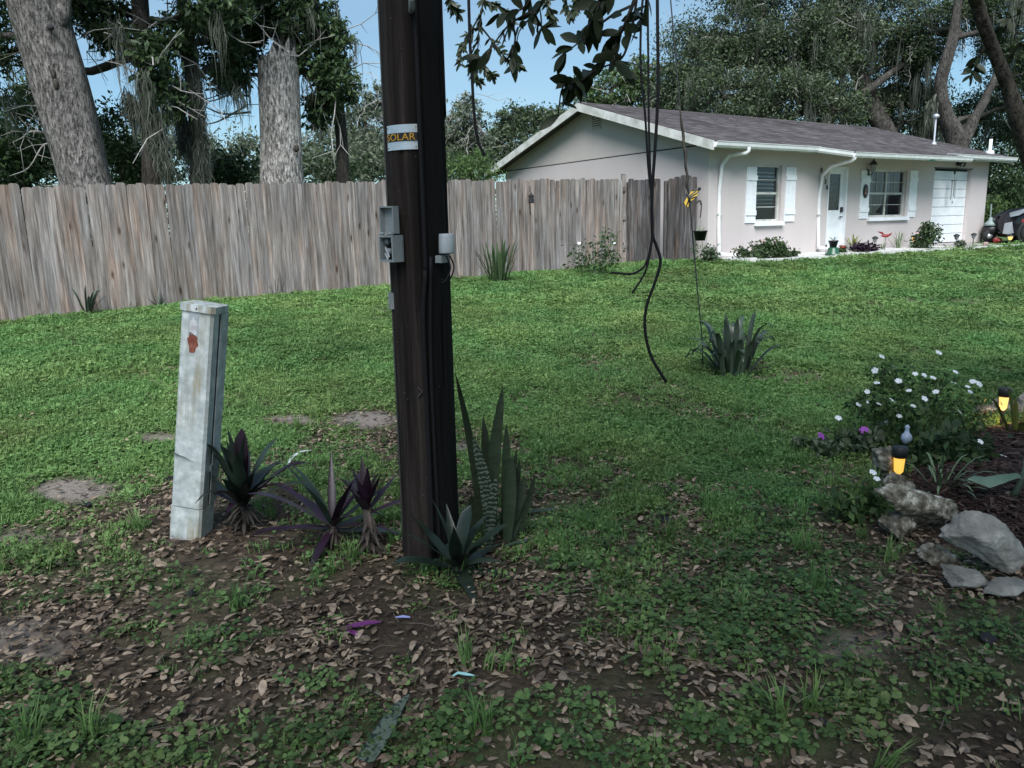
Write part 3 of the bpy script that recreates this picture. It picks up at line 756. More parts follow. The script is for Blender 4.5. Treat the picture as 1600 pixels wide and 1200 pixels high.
def window(x0, x1, z0, z1, cols, blinds, sill):
    y = 0.10
    fr = MB()
    t = 0.045
    fr.mm((x0, y-.03, z0), (x0+t, y+.04, z1)).mm((x1-t, y-.03, z0), (x1, y+.04, z1)).mm((x0+t, y-.03, z0), (x1-t, y+.04, z0+t)).mm((x0+t, y-.03, z1-t), (x1-t, y+.04, z1))
    wd = hb(fr, 'window', M['fascia'])
    cw = (x1-x0-2*t)/cols
    for i in range(cols):
        a = x0 + t + i*cw; c = a + cw
        if i: hb(MB().mm((a-.025, y-.025, z0+t), (a+.025, y+.035, z1-t)), 'mullion', M['fascia'], wd)
        zm = (z0+z1)/2
        hb(MB().mm((a+.03, y-.02, zm-.025), (c-.03, y+.03, zm+.025)), 'meeting_rail', M['fascia'], wd)
        for za, zb in ((z0+t, zm-.025), (zm+.025, z1-t)):
            hb(MB().add([(a+.01, y+.006, za), (c-.01, y+.006, za), (c-.01, y+.006, zb), (a+.01, y+.006, zb)], [(0, 1, 2, 3)]), 'pane', M['glass'], wd)
            hb(MB().mm((a+.03, y-.003, (za+zb)/2-.007), (c-.03, y+.003, (za+zb)/2+.007)), 'muntin', M['fascia'], wd)
            if cols > 1 and za > zm: hb(MB().mm(((a+c)/2-.007, y-.0045, za), ((a+c)/2+.007, y+.002, zb)), 'muntin', M['fascia'], wd)
    if blinds:
        k = int((z1-z0-.1)/0.088)
        for j in range(k):
            if j < 3: continue
            R = np.array(Matrix.Rotation(math.radians(random.uniform(28, 42)), 3, 'X'))
            hb(MB().box(((x0+x1)/2, y+.075, z0+.06+j*.088), (x1-x0-.12, 0.066, 0.004), R), 'blind_slat', M['white'], wd)
    else:
        for (a, c, ph) in ((x0+.05, x0+.55*cw, 0), (x0+cw+.10, x0+1.5*cw, 1)):
            pts = []; n = 26
            for i in range(n+1):
                xx = a + (c-a)*i/n; pts.append((xx, y+.12+0.022*math.sin(i*1.15+ph)))
            bb = MB(); bb.add([(p, q, z0+.05) for p, q in pts] + [(p, q, z1-.05) for p, q in pts], [(i, i+1, n+2+i, n+1+i) for i in range(n)])
            hb(bb, 'curtain', M['curtain'], wd, True)
    s = hb(MB().prism([(sill[0], -0.09, sill[2]), (sill[0], -0.09, sill[2]+.085), (sill[0], 0.07, sill[2]+.105), (sill[0], 0.07, sill[2])], (sill[1]-sill[0], 0, 0)), 'window_sill', M['white'], wd)
    return wd
window(1.60, 2.50, 0.80, 2.08, 1, True, (1.55, 2.56, 0.695)); window(6.12, 7.88, 0.84, 2.06, 2, False, (6.06, 7.98, 0.735))

# front door
dx0, dx1, dz0, dz1 = 4.37, 5.07, 0.05, 2.05
fr = MB().mm((4.33, 0.0, 0.03), (4.368, 0.16, 2.09)).mm((5.072, -0.012, 0.03), (5.12, 0.16, 2.09)).mm((4.368, 0.0, 2.052), (5.072, 0.16, 2.09))
door = hb(MB().mm((dx0, .07, dz0), (dx0+.085, .11, dz1)).mm((dx1-.135, .07, dz0), (dx1, .11, dz1)).mm((dx0+.085, .07, 1.92), (dx1-.135, .11, dz1)).mm((dx0+.085, .07, dz0), (dx1-.135, .11, 1.03)), 'front_door', M['white'])
hb(fr, 'door_frame', M['white'], door)
hb(MB().add([(dx0+.085, .09, 1.03), (dx1-.135, .09, 1.03), (dx1-.135, .09, 1.92), (dx0+.085, .09, 1.92)], [(0, 1, 2, 3)]), 'pane', M['glass'], door)
hb(MB().mm((dx0+.16, .058, 0.22), (dx1-.19, .069, 0.88)), 'panel', M['white'], door)
hb(MB().mm((dx0+.03, .20, .06), (dx1-.03, .21, 1.95)), 'door_curtain', M['plaque'], door)
hb(MB().box((dx1-.07, .045, 1.04), (.055, .05, .13)), 'deadbolt', M['black'], door)
hb(MB().tube([(dx1-.07, .07, .86), (dx1-.07, .02, .86), (dx1-.17, .015, .86)], .018, 6), 'handle', M['black'], door)

# garage door, eight sections
gz0, gz1 = 0.05, 2.10; n = 8; hgt = (gz1-gz0)/n
gar = None
for i in range(n):
    bb = MB().prism([(9.27, .12, gz0+i*hgt+.004), (9.27, .112, gz0+i*hgt+.014), (9.27, .112, gz0+(i+1)*hgt-.014), (9.27, .12, gz0+(i+1)*hgt-.006), (9.27, .15, gz0+(i+1)*hgt-.006), (9.27, .15, gz0+i*hgt+.004)], (2.05, 0, 0))
    if gar is None: gar = hb(bb, 'garage_door', M['white'])
    else: hb(bb, 'door_section', M['white'], gar)
hb(MB().mm((9.262, 0.152, 0.03), (11.328, 0.17, 2.15)), 'backing', M['dark'], gar)
hb(MB().mm((9.20, -0.012, 2.145), (11.40, 0.10, 2.175)), 'lintel_strip', M['black'], gar)

# house number, one figure below the other
def text_mesh(txt, size, depth, name, mat):
    cu = bpy.data.curves.new(name, 'FONT'); cu.body = txt; cu.size = size; cu.extrude = depth; cu.align_x = 'CENTER'; cu.align_y = 'CENTER'; cu.resolution_u = 3
    tmp = bpy.data.objects.new(name + '_tmp', cu); COL.objects.link(tmp)
    dg = bpy.context.evaluated_depsgraph_get(); dg.update()
    me = bpy.data.meshes.new_from_object(tmp.evaluated_get(dg)); me.name = name
    bpy.data.objects.remove(tmp); bpy.data.curves.remove(cu)
    me.materials.clear(); me.materials.append(mat)
    return me
for ch, x, z in (('8', 4.00, 1.99), ('5', 4.10, 1.85), ('3', 4.185, 1.72), ('6', 4.265, 1.59)):
    me = text_mesh(ch, 0.17, 0.006, 'house_number', M['black'])
    o = link('house_number', me, house); o.location = (x, -0.01, z); o.rotation_euler = (math.pi/2, 0, 0)

# things hung on the house
def hthing(name, x, y, z, label, cat):
    p = hl(x, y, z); return thing(name, p, label, cat, rz=HZ)
t = hthing('wall_lantern', 5.98, 0, 1.96, 'black carriage lantern on the wall above the oval plaque', 'lamp')
MB().mm((-.05, -.03, -.07), (.05, 0, .09)).build('back_plate', M['black'], t, world=False)
MB().tube([(0, -.02, -.02), (0, -.10, -.06), (0, -.15, 0.0)], .012, 6).build('arm', M['black'], t, world=False)
MB().lathe([(.05, .0), (.085, .17), (.085, .175), (.05, .0)], 6, (0, -.15, 0.02), cap=False).build('glass', M['lamp_off'], t, world=False)
MB().lathe([(.10, 0), (.11, .01), (.06, .08), (.02, .12), (.012, .17), (0.0, .175)], 8, (0, -.15, .19)).build('cap', M['black'], t, world=False)
t = hthing('oval_plaque', 5.88, -.03, 1.50, 'dark oval plaque hung on a white shutter by the front door', 'plaque')
b = MB()
b.lathe([(0.0, 0), (0.105, 0), (0.115, .012), (0.105, .022), (0, .018)], 20, (0, 0, 0), np.array(Matrix.Rotation(math.pi/2, 3, 'X')) @ np.diag([1, 1.55, 1]), cap=False); b.build('board', M['black'], t, True, world=False)
b = MB(); b.lathe([(0.0, .024), (0.075, .024)], 16, (0, 0, 0), np.array(Matrix.Rotation(math.pi/2, 3, 'X')) @ np.diag([1, 1.6, 1]), cap=False); b.build('painted_face', M['plaque'], t, world=False)
for dx, dz in ((-.03, -.06), (.035, -.06), (0.0, .05)):
    MB().sphere((dx, -.03, dz), (.022, .006, .03)).build('motif', M['pink'], t, True, world=False)
t = hthing('wind_chime', 10.12, -.12, 2.08, 'wind chime with long thin tubes hanging before the garage door', 'wind chime')
MB().tube([(0, 0, .12), (0, 0, -.25)], .003, 4).build('cord', M['black'], t, world=False)
MB().sphere((0, 0, -.02), (.035, .03, .09)).build('top_ornament', M['bark_dark'], t, True, world=False)
MB().lathe([(.07, -.27), (.07, -.25)], 10).build('ring', M['bark_dark'], t, world=False)
for i in range(5):
    a = i*2*math.pi/5; MB().tube([(.055*math.cos(a), .055*math.sin(a), -.27), (.055*math.cos(a), .055*math.sin(a), -.72-.05*(i % 3))], .010, 6).build('chime_tube', M['grey_plastic'], t, world=False)
MB().sphere((0, 0, -.88), (.025, .004, .04)).build('sail', M['bark_dark'], t, True, world=False)
t = hthing('floodlight', 10.45, -.02, 2.26, 'small dark floodlight fixed under the eave over the garage door', 'lamp')
MB().box((0, 0, .04), (.10, .04, .10)).build('base', M['black'], t, world=False)
for s in (-1, 1):
    MB().lathe([(.03, 0), (.075, .10), (.075, .12)], 10, (.06*s, -.05, .03), np.array(Matrix.Rotation(math.radians(110), 3, 'X'))).build('lamp_head', M['black'], t, True, world=False)
MB().lathe([(.0, .122), (.07, .122)], 10, (-.06, -.05, .03), np.array(Matrix.Rotation(math.radians(110), 3, 'X')), cap=False).build('lens', M['lamp_off'], t, world=False)

# ------------------------------------------------------------------ fence
def picket_mesh(w, h, t, name):
    c = w*0.22
    pts = [(-w/2, 0, -0.02), (w/2, 0, -0.02), (w/2, 0, h-c*1.3), (w/2-c*.35, 0, h-c*.45), (w/2-c, 0, h), (-w/2+c, 0, h), (-w/2+c*.35, 0, h-c*.45), (-w/2, 0, h-c*1.3)]
    return MB().prism(pts, (0, t, 0))
PV = []
for k in range(8):
    PV.append((0.131 + 0.003*random.random(), 1.80 + 0.045*random.random()))
def picket_set(mat): return [picket_mesh(w, h, 0.016, 'picket').mesh('picket', mat) for w, h in PV]
def fence_run(P0, P1, name, label, mat, step=0.1305, group=None, lean=0.012, rails=True, hscale=1.0, cat='fence'):
    P0, P1 = np.array(P0[:2], float), np.array(P1[:2], float)
    d = P1 - P0; L = np.linalg.norm(d); d /= L; rz = math.atan2(d[1], d[0])
    fz = float(tz(*P0))
    f = thing(name, (P0[0], P0[1], fz), label, cat, group)
    ms = picket_set(mat); n = int(L/step)
    for i in range(n):
        q = P0 + d*(i+.5)*step
        o = link('picket', random.choice(ms), f)
        o.location = (q[0]-P0[0] + random.uniform(-.004, .004), q[1]-P0[1] + random.uniform(-.004, .004), float(tz(*q)) - fz - .01 + random.uniform(-.012, .012))
        o.rotation_euler = (random.uniform(-lean, lean), random.uniform(-lean, lean), rz + random.uniform(-.03, .03))
        o.scale = (1, 1, hscale)
    nn = np.array([-d[1], d[0]])
    for hh in (0.3, 0.95, 1.55):
        b = MB(); k = max(2, int(L/2.4)+1)
        for j in range(k-1):
            a, c = P0 + d*L*j/(k-1) + nn*.045, P0 + d*L*(j+1)/(k-1) + nn*.045
            za, zc = float(tz(*a)) + hh, float(tz(*c)) + hh
            b.prism([(a[0], a[1], za), (a[0]+nn[0]*.04, a[1]+nn[1]*.04, za), (a[0]+nn[0]*.04, a[1]+nn[1]*.04, za+.09), (a[0], a[1], za+.09)], (c[0]-a[0], c[1]-a[1], zc-za))
        b.build('rail', mat, f)
    for j in range(int(L/2.4)+1):
        q = P0 + d*min(2.4*j, L-.06) + nn*.14
        MB().mm((q[0]-.045, q[1]-.045, float(tz(*q))-.05), (q[0]+.045, q[1]+.045, float(tz(*q))+1.74)).build('post', mat, f)
    return f
FP0, FP1 = np.array([-9.4, 8.85]), np.array([2.58, 16.97])
fence_run(FP0, FP1, 'wooden_fence', 'long weathered grey-brown wooden privacy fence with dog-eared pickets', M['fence'], lean=.007)
# the darker gate and panel that close the gap to the house
gA, gB = np.array([2.62, 16.98]), np.array([3.34, 17.12]); gC, gD = np.array([3.50, 17.15]), np.array([4.16, 17.24])
fence_run(gA, gB, 'wooden_gate', 'dark grey weathered wooden gate leaf joining the pale fence', M['gate'], step=.119, lean=.006, cat='gate', hscale=.985)
fence_run(gC, gD, 'short_fence', 'narrow dark weathered fence panel against the house corner', M['gate'], step=.131, lean=.006, hscale=1.0)
q = np.array([2.52, 17.08]); MB()
t = thing('fence_post', (q[0], q[1], float(tz(*q))), 'square wooden gate post standing just above the fence tops', 'post')
MB().mm((-.05, -.05, -.05), (.05, .05, 1.90)).build('shaft', M['fence'], t, world=False); MB().mm((-.055, -.055, 1.90), (.055, .055, 1.915)).build('cap', M['fence'], t, world=False)

# ------------------------------------------------------------------ utility pole and what is fixed to it
pb = gp(675, 868)
ptop = at(640, 0, pb[1] * 0.985)               # axis of the pole where the photo cuts it off
pax = nrm(ptop - pb)
PR0, PR1 = 0.129, 0.118
def pole_axis(h): return pb + pax * h
def pole_r(h): return PR0 + (PR1-PR0)*h/3.0
pole = thing('utility_pole', pb, 'dark creosoted wooden utility pole leaning slightly over the lawn', 'pole')
ns, nh = 96, 140; vs, fs = [], []
cr = [(random.randrange(44, 96), random.uniform(0, 2.4), random.uniform(.5, 1.6), random.uniform(.05, .11)) for _ in range(16)]
for i in range(nh+1):
    h = -0.15 + 8.4*i/nh; c = pole_axis(h) - pb; r = pole_r(min(h, 6)) * (1 + 0.10*max(0, .25-h))
    for j in range(ns):
        a = 2*math.pi*j/ns
        rr = r*(1 + 0.012*math.sin(a*5+h*.4) + 0.010*math.sin(a*11+1.7*h*.3))
        for cj, ch, cl_, cdp in cr:
            if (j - cj - round(1.2*math.sin(h*3+cj))) % ns == 0 and ch < h < ch+cl_: rr -= r*cdp*math.sin(math.pi*(h-ch)/cl_)
        vs.append((c[0]+rr*math.cos(a), c[1]+rr*math.sin(a), c[2]))
fs = [(i*ns+j, i*ns+(j+1) % ns, (i+1)*ns+(j+1) % ns, (i+1)*ns+j) for i in range(nh) for j in range(ns)] + [tuple(range(nh*ns, nh*ns+ns))]
me = bpy.data.meshes.new('shaft'); me.from_pydata(vs, [], fs); me.update(); me.materials.append(M['pole'])
me.polygons.foreach_set('use_smooth', [True]*len(fs)); link('shaft', me, pole)
PFRONT = math.atan2(-pb[1], -pb[0])            # towards the road side
def on_pole(h, ang, off=0.0):
    """a point on the pole's skin: ang in degrees to the right of the side that faces the road"""
    a = PFRONT + math.radians(ang); c = pole_axis(h); r = pole_r(h) + off
    return c + np.array([r*math.cos(a), r*math.sin(a), 0])
def pole_h(py):
    """height on the axis of the pole seen at photo row py"""
    lo, hi = 0.0, 4.0
    for _ in range(40):
        mid = (lo+hi)/2
        if to_px(pole_axis(mid))[1] > py: lo = mid
        else: hi = mid
    return lo
# cables stapled to the skin
def skin_cable(name, pts, r, mat):
    MB().tube(smooth_path([on_pole(h, a, r*.7) for h, a in pts], 5), r, 6).build(name, mat, pole, True)
skin_cable('stapled_cable', [(pole_h(400), 20), (pole_h(520), 13), (pole_h(640), 12), (pole_h(760), 14), (0.05, 16)], .008, M['cable'])
skin_cable('stapled_cable', [(5.5, 5), (pole_h(300), 9), (pole_h(420), 8), (pole_h(470), 3), (pole_h(520), 1), (pole_h(700), 2), (0.05, 2)], .010, M['cable'])
skin_cable('bare_ground_wire', [(5.5, -84), (pole_h(200), -84), (pole_h(420), -80), (pole_h(600), -80), (0.05, -78)], .0045, M['staple'])
skin_cable('side_conduit', [(5.5, 76), (pole_h(60), 84), (pole_h(150), 88)], .006, M['cable'])
MB().tube([on_pole(pole_h(30), 2, 0), on_pole(pole_h(30), 2, .07), on_pole(pole_h(22), 2, .085)], .012, 7).build('step_bolt', M['grey_plastic'], pole)
MB().tube([on_pole(pole_h(596), -14, .006), on_pole(pole_h(603), -6, .006), on_pole(pole_h(610), -14, .006)], .004, 5).build('wire_staple', M['staple'], pole)
MB().tube([on_pole(pole_h(455), -80, .0), on_pole(pole_h(480), -80, .0)], .02, 6).build('wire_clamp', M['grey_plastic'], pole)

for k in range(22):
    MB().sphere(on_pole(random.uniform(.25, 2.5), random.uniform(-75, 75), .000), .0034, 6, 4).build('nail', M['staple'], pole)
# SOLAR plate: aluminium bent round the pole, black band, gold letters
hs0, hs1 = pole_h(238), pole_h(200)
sg = thing('sign_plate', on_pole(hs0, -40), 'curved aluminium plate reading SOLAR in gold on black, nailed to the pole', 'sign')
A0, A1 = -61, 4
def curved(h0, h1, a0, a1, off, n=18):
    b = MB(); vs = []
    for i in range(n+1):
        a = a0 + (a1-a0)*i/n
        vs += [on_pole(h0, a, off), on_pole(h1, a, off), on_pole(h0, a, off+.0015), on_pole(h1, a, off+.0015)]
    fs = []
    for i in range(n):
        k = i*4; fs += [(k+2, k+6, k+7, k+3), (k, k+1, k+5, k+4), (k+1, k+3, k+7, k+5), (k, k+4, k+6, k+2)]
    fs += [(0, 2, 3, 1), (n*4, n*4+1, n*4+3, n*4+2)]
    return b.add(vs, fs)
curved(hs0, hs1, A0, A1, .004).build('plate', M['alu'], sg)
hh = hs1-hs0
curved(hs0+hh*.34, hs0+hh*.67, A0+.5, A1, .007).build('black_band', M['sign_black'], sg)
lm = text_mesh('SOLAR', 1.0, 0.0, 'letters', M['gold'])
co = np.array([v.co[:] for v in lm.vertices]); w_ = co[:, 0].max()-co[:, 0].min(); ht = co[:, 1].max()-co[:, 1].min(); mx_, my_ = (co[:, 0].max()+co[:, 0].min())/2, (co[:, 1].max()+co[:, 1].min())/2
org = worg(sg)
for v in lm.vertices:
    s_ = (v.co[0]-mx_)/w_; t_ = (v.co[1]-my_)/ht
    p = on_pole(hs0 + hh*(.505 + .27*t_), (A0+A1)/2 + s_*(A1-A0-7), .0105) - org
    v.co = p
link('letters', lm, sg)
for a_ in (A0+3, A1-3):
    for k in (.1, .9):
        MB().sphere(on_pole(hs0+hh*k, a_, .006), .0035, 6, 4).build('nail', M['grey_plastic'], sg)

def frame_at(h, ang):
    """local axes on the pole: x right, y outwards, z up"""
    a = PFRONT + math.radians(ang); o = np.array([math.cos(a), math.sin(a), 0]); z = pax; x = nrm(np.cross(z, -o)); x = -x if x @ _r2 < 0 else x
    o = nrm(np.cross(x, z)); o = o if o @ np.array([math.cos(a), math.sin(a), 0]) > 0 else -o
    return np.stack([x, o, z], 1)
# open junction box
h0, h1, h2 = pole_h(406), pole_h(366), pole_h(320)
R = frame_at(h0, -48); c0 = on_pole((h0+h1)/2, -48, .02)
jb = thing('junction_box', on_pole(h0, -48, 0), 'open grey junction box on the pole, its lid swung up above it', 'junction box')
w, hgt, dp = .088, (h1-h0), .055
def lb(b, c, d): return b.box(c0 + R @ np.array(c), d, R)
b = MB(); lb(b, (0, -.012, 0), (w, .008, hgt)); lb(b, (-w/2+.004, .014, 0), (.008, dp, hgt)); lb(b, (w/2-.004, .014, 0), (.008, dp, hgt)); lb(b, (0, .014, hgt/2-.004), (w-.016, dp, .008)); lb(b, (0, .014, -hgt/2+.004), (w-.016, dp, .008)); b.build('housing', M['grey_plastic'], jb)
lb(MB(), (0, -.004, 0), (w-.017, .006, hgt-.017)).build('backing', M['dark'], jb)
for k in range(4):
    x, z = (-.022, .026, -.012, .022)[k], (.028, .020, -.012, -.024)[k]
    MB().sphere(c0 + R @ np.array([x, .012, z]), (.014, .012, .014), 8, 5).build('terminal', M['grey_plastic'], jb, True)
for p_, q_ in (((-.028, .02, .005), (.0, .026, -.035)), ((-.03, .02, -.02), (-.008, .026, -.045)), ((.012, .02, .04), (.03, .026, -.01))):
    MB().tube([c0 + R @ np.array(p_), c0 + R @ np.array(q_)], .004, 6).build('wire_end', M['grey_can'], jb)
c1 = on_pole((h1+h2)/2, -48, .03)
def lc(b, c, d): return b.box(c1 + R @ np.array(c), d, R)
b = MB(); lh = (h2-h1)-.012; lc(b, (-.004, -.008, 0), (w, .006, lh)); lc(b, (-.004-w/2+.003, .006, 0), (.006, .026, lh)); lc(b, (-.004+w/2-.003, .006, 0), (.006, .026, lh)); lc(b, (-.004, .006, lh/2-.003), (w-.012, .026, .006)); lc(b, (-.004, .006, -lh/2+.003), (w-.012, .026, .006)); b.build('lid', M['grey_plastic'], jb)
for s in (-1, 1): MB().tube([c0 + R @ np.array([s*.026-.012, .036, hgt/2+.006]), c0 + R @ np.array([s*.026+.012, .036, hgt/2+.006])], .006, 6).build('hinge', M['grey_plastic'], jb)

# grey round canister with wires
h0, h1 = pole_h(396), pole_h(366); hc = (h0+h1)/2
R = frame_at(hc, 56); cc = on_pole(hc, 46, .030)
mc = thing('terminal_canister', on_pole(h0, 56, 0), 'pale grey round canister fixed to the dark side of the pole', 'canister')
MB().lathe([(.0, -(h1-h0)/2), (.031, -(h1-h0)/2), (.033, -(h1-h0)/2+.006), (.031, (h1-h0)/2-.006), (.028, (h1-h0)/2), (0, (h1-h0)/2)], 20, cc, R, cap=False).build('can', M['grey_can'], mc, True)
MB().box(on_pole(h0-.022, 42, .012), (.06, .03, .03), R).build('bracket', M['grey_plastic'], mc)
for k, dx in enumerate((-.012, .016)):
    MB().tube(smooth_path([cc + R @ np.array([dx, .005, -.05]), cc + R @ np.array([dx+.006, .02, -.10]), cc + R @ np.array([dx-.03, .015, -.15]), cc + R @ np.array([-.05, .0, -.155+.01*k])], 5), .0035, 6).build('wire', M['cable'], mc, True)

# ------------------------------------------------------------------ telephone pedestal
qb = gp(299, 834)
ped = thing('utility_pedestal', qb, 'tall pale grey-green utility pedestal with a rust patch near its top', 'pedestal')
d_ = nrm(np.array([-qb[0], -qb[1], 0])); yaw = math.atan2(d_[1], d_[0]) + math.pi/2 + math.radians(-30)
ped.rotation_euler = (Matrix.Rotation(math.radians(9.3), 3, 'Y') @ Matrix.Rotation(yaw, 3, 'Z')).to_euler()
PW, PH = 0.155, 1.135
def rbox(b, w, d, z0, z1, c=0.012, o=(0, 0)):
    pts = [(-w/2+c, -d/2), (w/2-c, -d/2), (w/2, -d/2+c), (w/2, d/2-c), (w/2-c, d/2), (-w/2+c, d/2), (-w/2, d/2-c), (-w/2, -d/2+c)]
    return b.prism([(x+o[0], y+o[1], z0) for x, y in pts], (0, 0, z1-z0))
rbox(MB(), PW, PW*.9, .165, PH).build('cover', M['pedestal'], ped, world=False)
rbox(MB(), PW+.004, PW*.9+.004, -.1, .16).build('base', M['pedestal'], ped, world=False)
rbox(MB(), PW-.012, PW*.9-.012, .155, .17).build('joint', M['dark'], ped, world=False)
cp = rbox(MB(), PW+.018, PW*.9+.018, PH-.012, PH+.02, .016).build('cap', M['pedestal'], ped, world=False)
MB().sphere((0, -PW*.45-.011, PH+.006), .006, 6, 4).build('screw', M['grey_can'], cp, world=False)
MB().mm((PW/2-.001, -.006, .17), (PW/2+.0025, .000, PH-.02)).build('seam', M['dark'], ped, world=False)
MB().mm((PW/2-.001, .004, .17), (PW/2+.006, .078, PH-.015)).build('side_flange', M['pedestal'], ped, world=False)
MB().box((PW/2+.004, -.003, .36), (.012, .02, .03)).build('latch', M['grey_plastic'], ped, world=False)
def ragged(cx, cz, rx, rz, y, n=22, seed=1):
    r_ = random.Random(seed); pts = []
    for i in range(n):
        a = 2*math.pi*i/n; k = 1 + r_.uniform(-.25, .25)
        pts.append((cx + rx*k*math.cos(a), y, cz + rz*k*math.sin(a)))
    return MB().prism(pts, (0, -.0012, 0))
ragged(-.012, PH-.155, .028, .045, -PW*.45, seed=4).build('rust_patch', M['rust'], ped, world=False)
ragged(-.012, PH-.085, .020, .040, -PW*.45-.0004, seed=8).build('torn_label', M['label_white'], ped, world=False)
MB().mm((-.034, -PW*.45-.0012, PH-.125), (.010, -PW*.45, PH-.022)).build('label_backing', M['grey_can'], ped, world=False)

# ------------------------------------------------------------------ hanging cables
def cable(pxs, Y, r, label, top_extra=None, name='hanging_cable', mat='cable', n=8):
    pts = [at(x, y, Y) for x, y in pxs]
    if top_extra is not None: pts = [pts[0] + nrm(pts[0]-pts[1])*top_extra + np.array([0, 0, .3])] + pts
    b = MB().tube(smooth_path(pts, 6), r, n); me = b.mesh(name, M[mat], True, pts[-1])
    o = link(name, me); o.location = tuple(pts[-1]); tag(o, label, 'cable', 'black cables hanging from the tree'); return o
cable([(732, -10), (734, 60), (738, 130), (741, 180), (747, 220), (757, 243)], 4.6, .0085, 'lone black cable dangling beside the pole, its end curled', 2.2)
cable([(1027, -10), (1028, 80), (1028, 150), (1023, 240), (1019, 300), (1019, 362), (1026, 385), (1032, 410), (1022, 445), (1010, 480), (1008, 517), (1018, 558), (1041, 597)], 4.9, .0098, 'thickest black hanging cable, reaching lowest over the grass', 2.0)
cable([(1005, -10), (1002, 22), (1001, 105), (1008, 180), (1013, 262), (1018, 311), (1018, 375), (1009, 412), (995, 425), (981, 428), (955, 426)], 4.95, .0072, 'thin black hanging cable whose end bends out sideways', 2.0)
cable([(1012, -10), (1013, 100), (1014, 200), (1017, 290), (1020, 345), (1018, 382), (1008, 425), (988, 458)], 4.85, .0066, 'thin black hanging cable ending in a short straight tail', 2.0)

# guy wire with the things hung on it
ga = gp(1098, 572); GY_ = ga[1]
gw_px = [(1046, -20), (1055, 80), (1063, 172), (1070, 250), (1077, 310), (1085, 400), (1090, 455), (1097, 530), (1098, 572)]
gpts = [at(x, y, GY_ + 0.25*(1-i/8)) for i, (x, y) in enumerate(gw_px)]; gpts[-1] = ga - np.array([0, 0, .05])
gpts = [gpts[0] + nrm(gpts[0]-gpts[1])*2.4] + gpts
b = MB().tube(smooth_path(gpts, 4), .0065, 6); o = link('guy_wire', b.mesh('guy_wire', M['black'], True, ga)); o.location = tuple(ga)
tag(o, 'thin taut guy wire anchored in the grass beside the strap-leaved clump', 'wire')
tv = [at(x, y, GY_+.12) for x, y in ((1062, 165), (1065, 195), (1068, 212), (1068, 228), (1072, 242), (1071, 258), (1074, 275), (1073, 290), (1077, 305))]
b = MB().tube(smooth_path(tv, 5), [.007]*4 + [.013]*(len(smooth_path(tv, 5))-8) + [.008]*4, 6); o = link('dry_vine', b.mesh('dry_vine', M['bark_dark'], True, tv[-1])); o.location = tuple(tv[-1])
tag(o, 'short dry brown vine twisted round the guy wire above the butterfly', 'vine')
bc = at(1077, 308, GY_+.10); s = 1/ppm(bc)
bf = thing('butterfly_ornament', bc, 'yellow and black butterfly ornament clipped on the guy wire', 'ornament')
def img(dx, dy, dz=0.0): return bc + _r2*dx*s + _u2*dy*s + np.array([0, dz, 0])
for nm, poly, mt in (('forewing', [(-1, 2), (4, 10), (13, 13), (15, 9), (11, 0), (3, -6)], 'yellow'), ('hindwing', [(-2, 2), (3, -6), (0, -14), (-5, -16), (-8, -8)], 'yellow'), ('dark_wing', [(-3, 4), (-6, -4), (-12, -16), (-10, -6), (-7, 5)], 'black')):
    MB().prism([img(x, y) for x, y in poly], (0, .008, 0)).build(nm, M[mt], bf)
for (x0_, y0_, x1_, y1_) in ((0, 2, 13, 12), (1, 0, 14, 8), (2, -2, 11, 1), (-1, 0, 0, -13), (0, -1, -5, -15), (4, 10, 14, 13), (13, 13, 15, 9)):
    MB().tube([img(x0_, y0_, -.004), img(x1_, y1_, -.004)], .0055, 5).build('wing_vein', M['black'], bf)
MB().tube([img(-4, 6, -.01), img(0, -2, -.01), img(2, -9, -.01)], [.008, .012, .006], 6).build('body', M['black'], bf)
MB().sphere(img(16, 13, 0), .016, 8, 5).build('head', M['black'], bf)
# small hanging basket
kb = at(1094, 376, GY_+.05); s = 1/ppm(kb)
hbk = thing('hanging_pot', kb, 'small black hanging pot with pale sprouts below the butterfly', 'pot')
def ki(dx, dy): return kb + _r2*dx*s + _u2*dy*s
MB().lathe([(0, 0), (.045, 0), (.066, .085), (.070, .085), (.070, .095), (.062, .095), (.060, .08), (0, .08)], 14, kb).build('pot', M['black'], hbk, True)
for dx in (-7, 7, 0): MB().tube([ki(dx, 13), ki(0, 36)], .0022, 4).build('hanger_wire', M['grey_plastic'], hbk)
MB().tube(smooth_path([ki(-1, 60), ki(-3, 56), ki(-4, 52), ki(-3, 60), ki(0, 63), ki(2, 56), ki(1, 44), ki(0, 36)][3:], 4), .006, 6).build('hook', M['black'], hbk, True)
MB().tube(smooth_path([ki(-5, 58), ki(-3, 62), ki(0, 62), ki(1, 56)], 4), .006, 6).build('hook_eye', M['black'], hbk, True)
for k in range(9):
    a = random.uniform(-9, 9); MB().blade([ki(a*.3, 12), ki(a*.7, 18), ki(a, 22+random.uniform(-3, 3))], [.005, .004, .001], (0, -1, .3)).build('sprout', M['spider'], hbk)
# fence lantern
lp = at(830, 309, 15.05)
fl_ = thing('fence_lantern', lp, 'small black lantern hooked on the pale fence boards', 'lantern')
lp2 = lp
MB().lathe([(.05, -.10), (.055, -.09), (.045, .02), (.06, .03), (.02, .08), (0, .10)], 8, lp).build('lantern_body', M['black'], fl_)
MB().tube([lp + np.array([-.02, 0, .1]), lp + np.array([-.02, .02, .22])], .012, 6).build('bracket', M['black'], fl_); MB().tube([lp + np.array([-.03, 0, -.08]), lp + np.array([-.02, .02, -.32])], .010, 6).build('spike', M['black'], fl_)

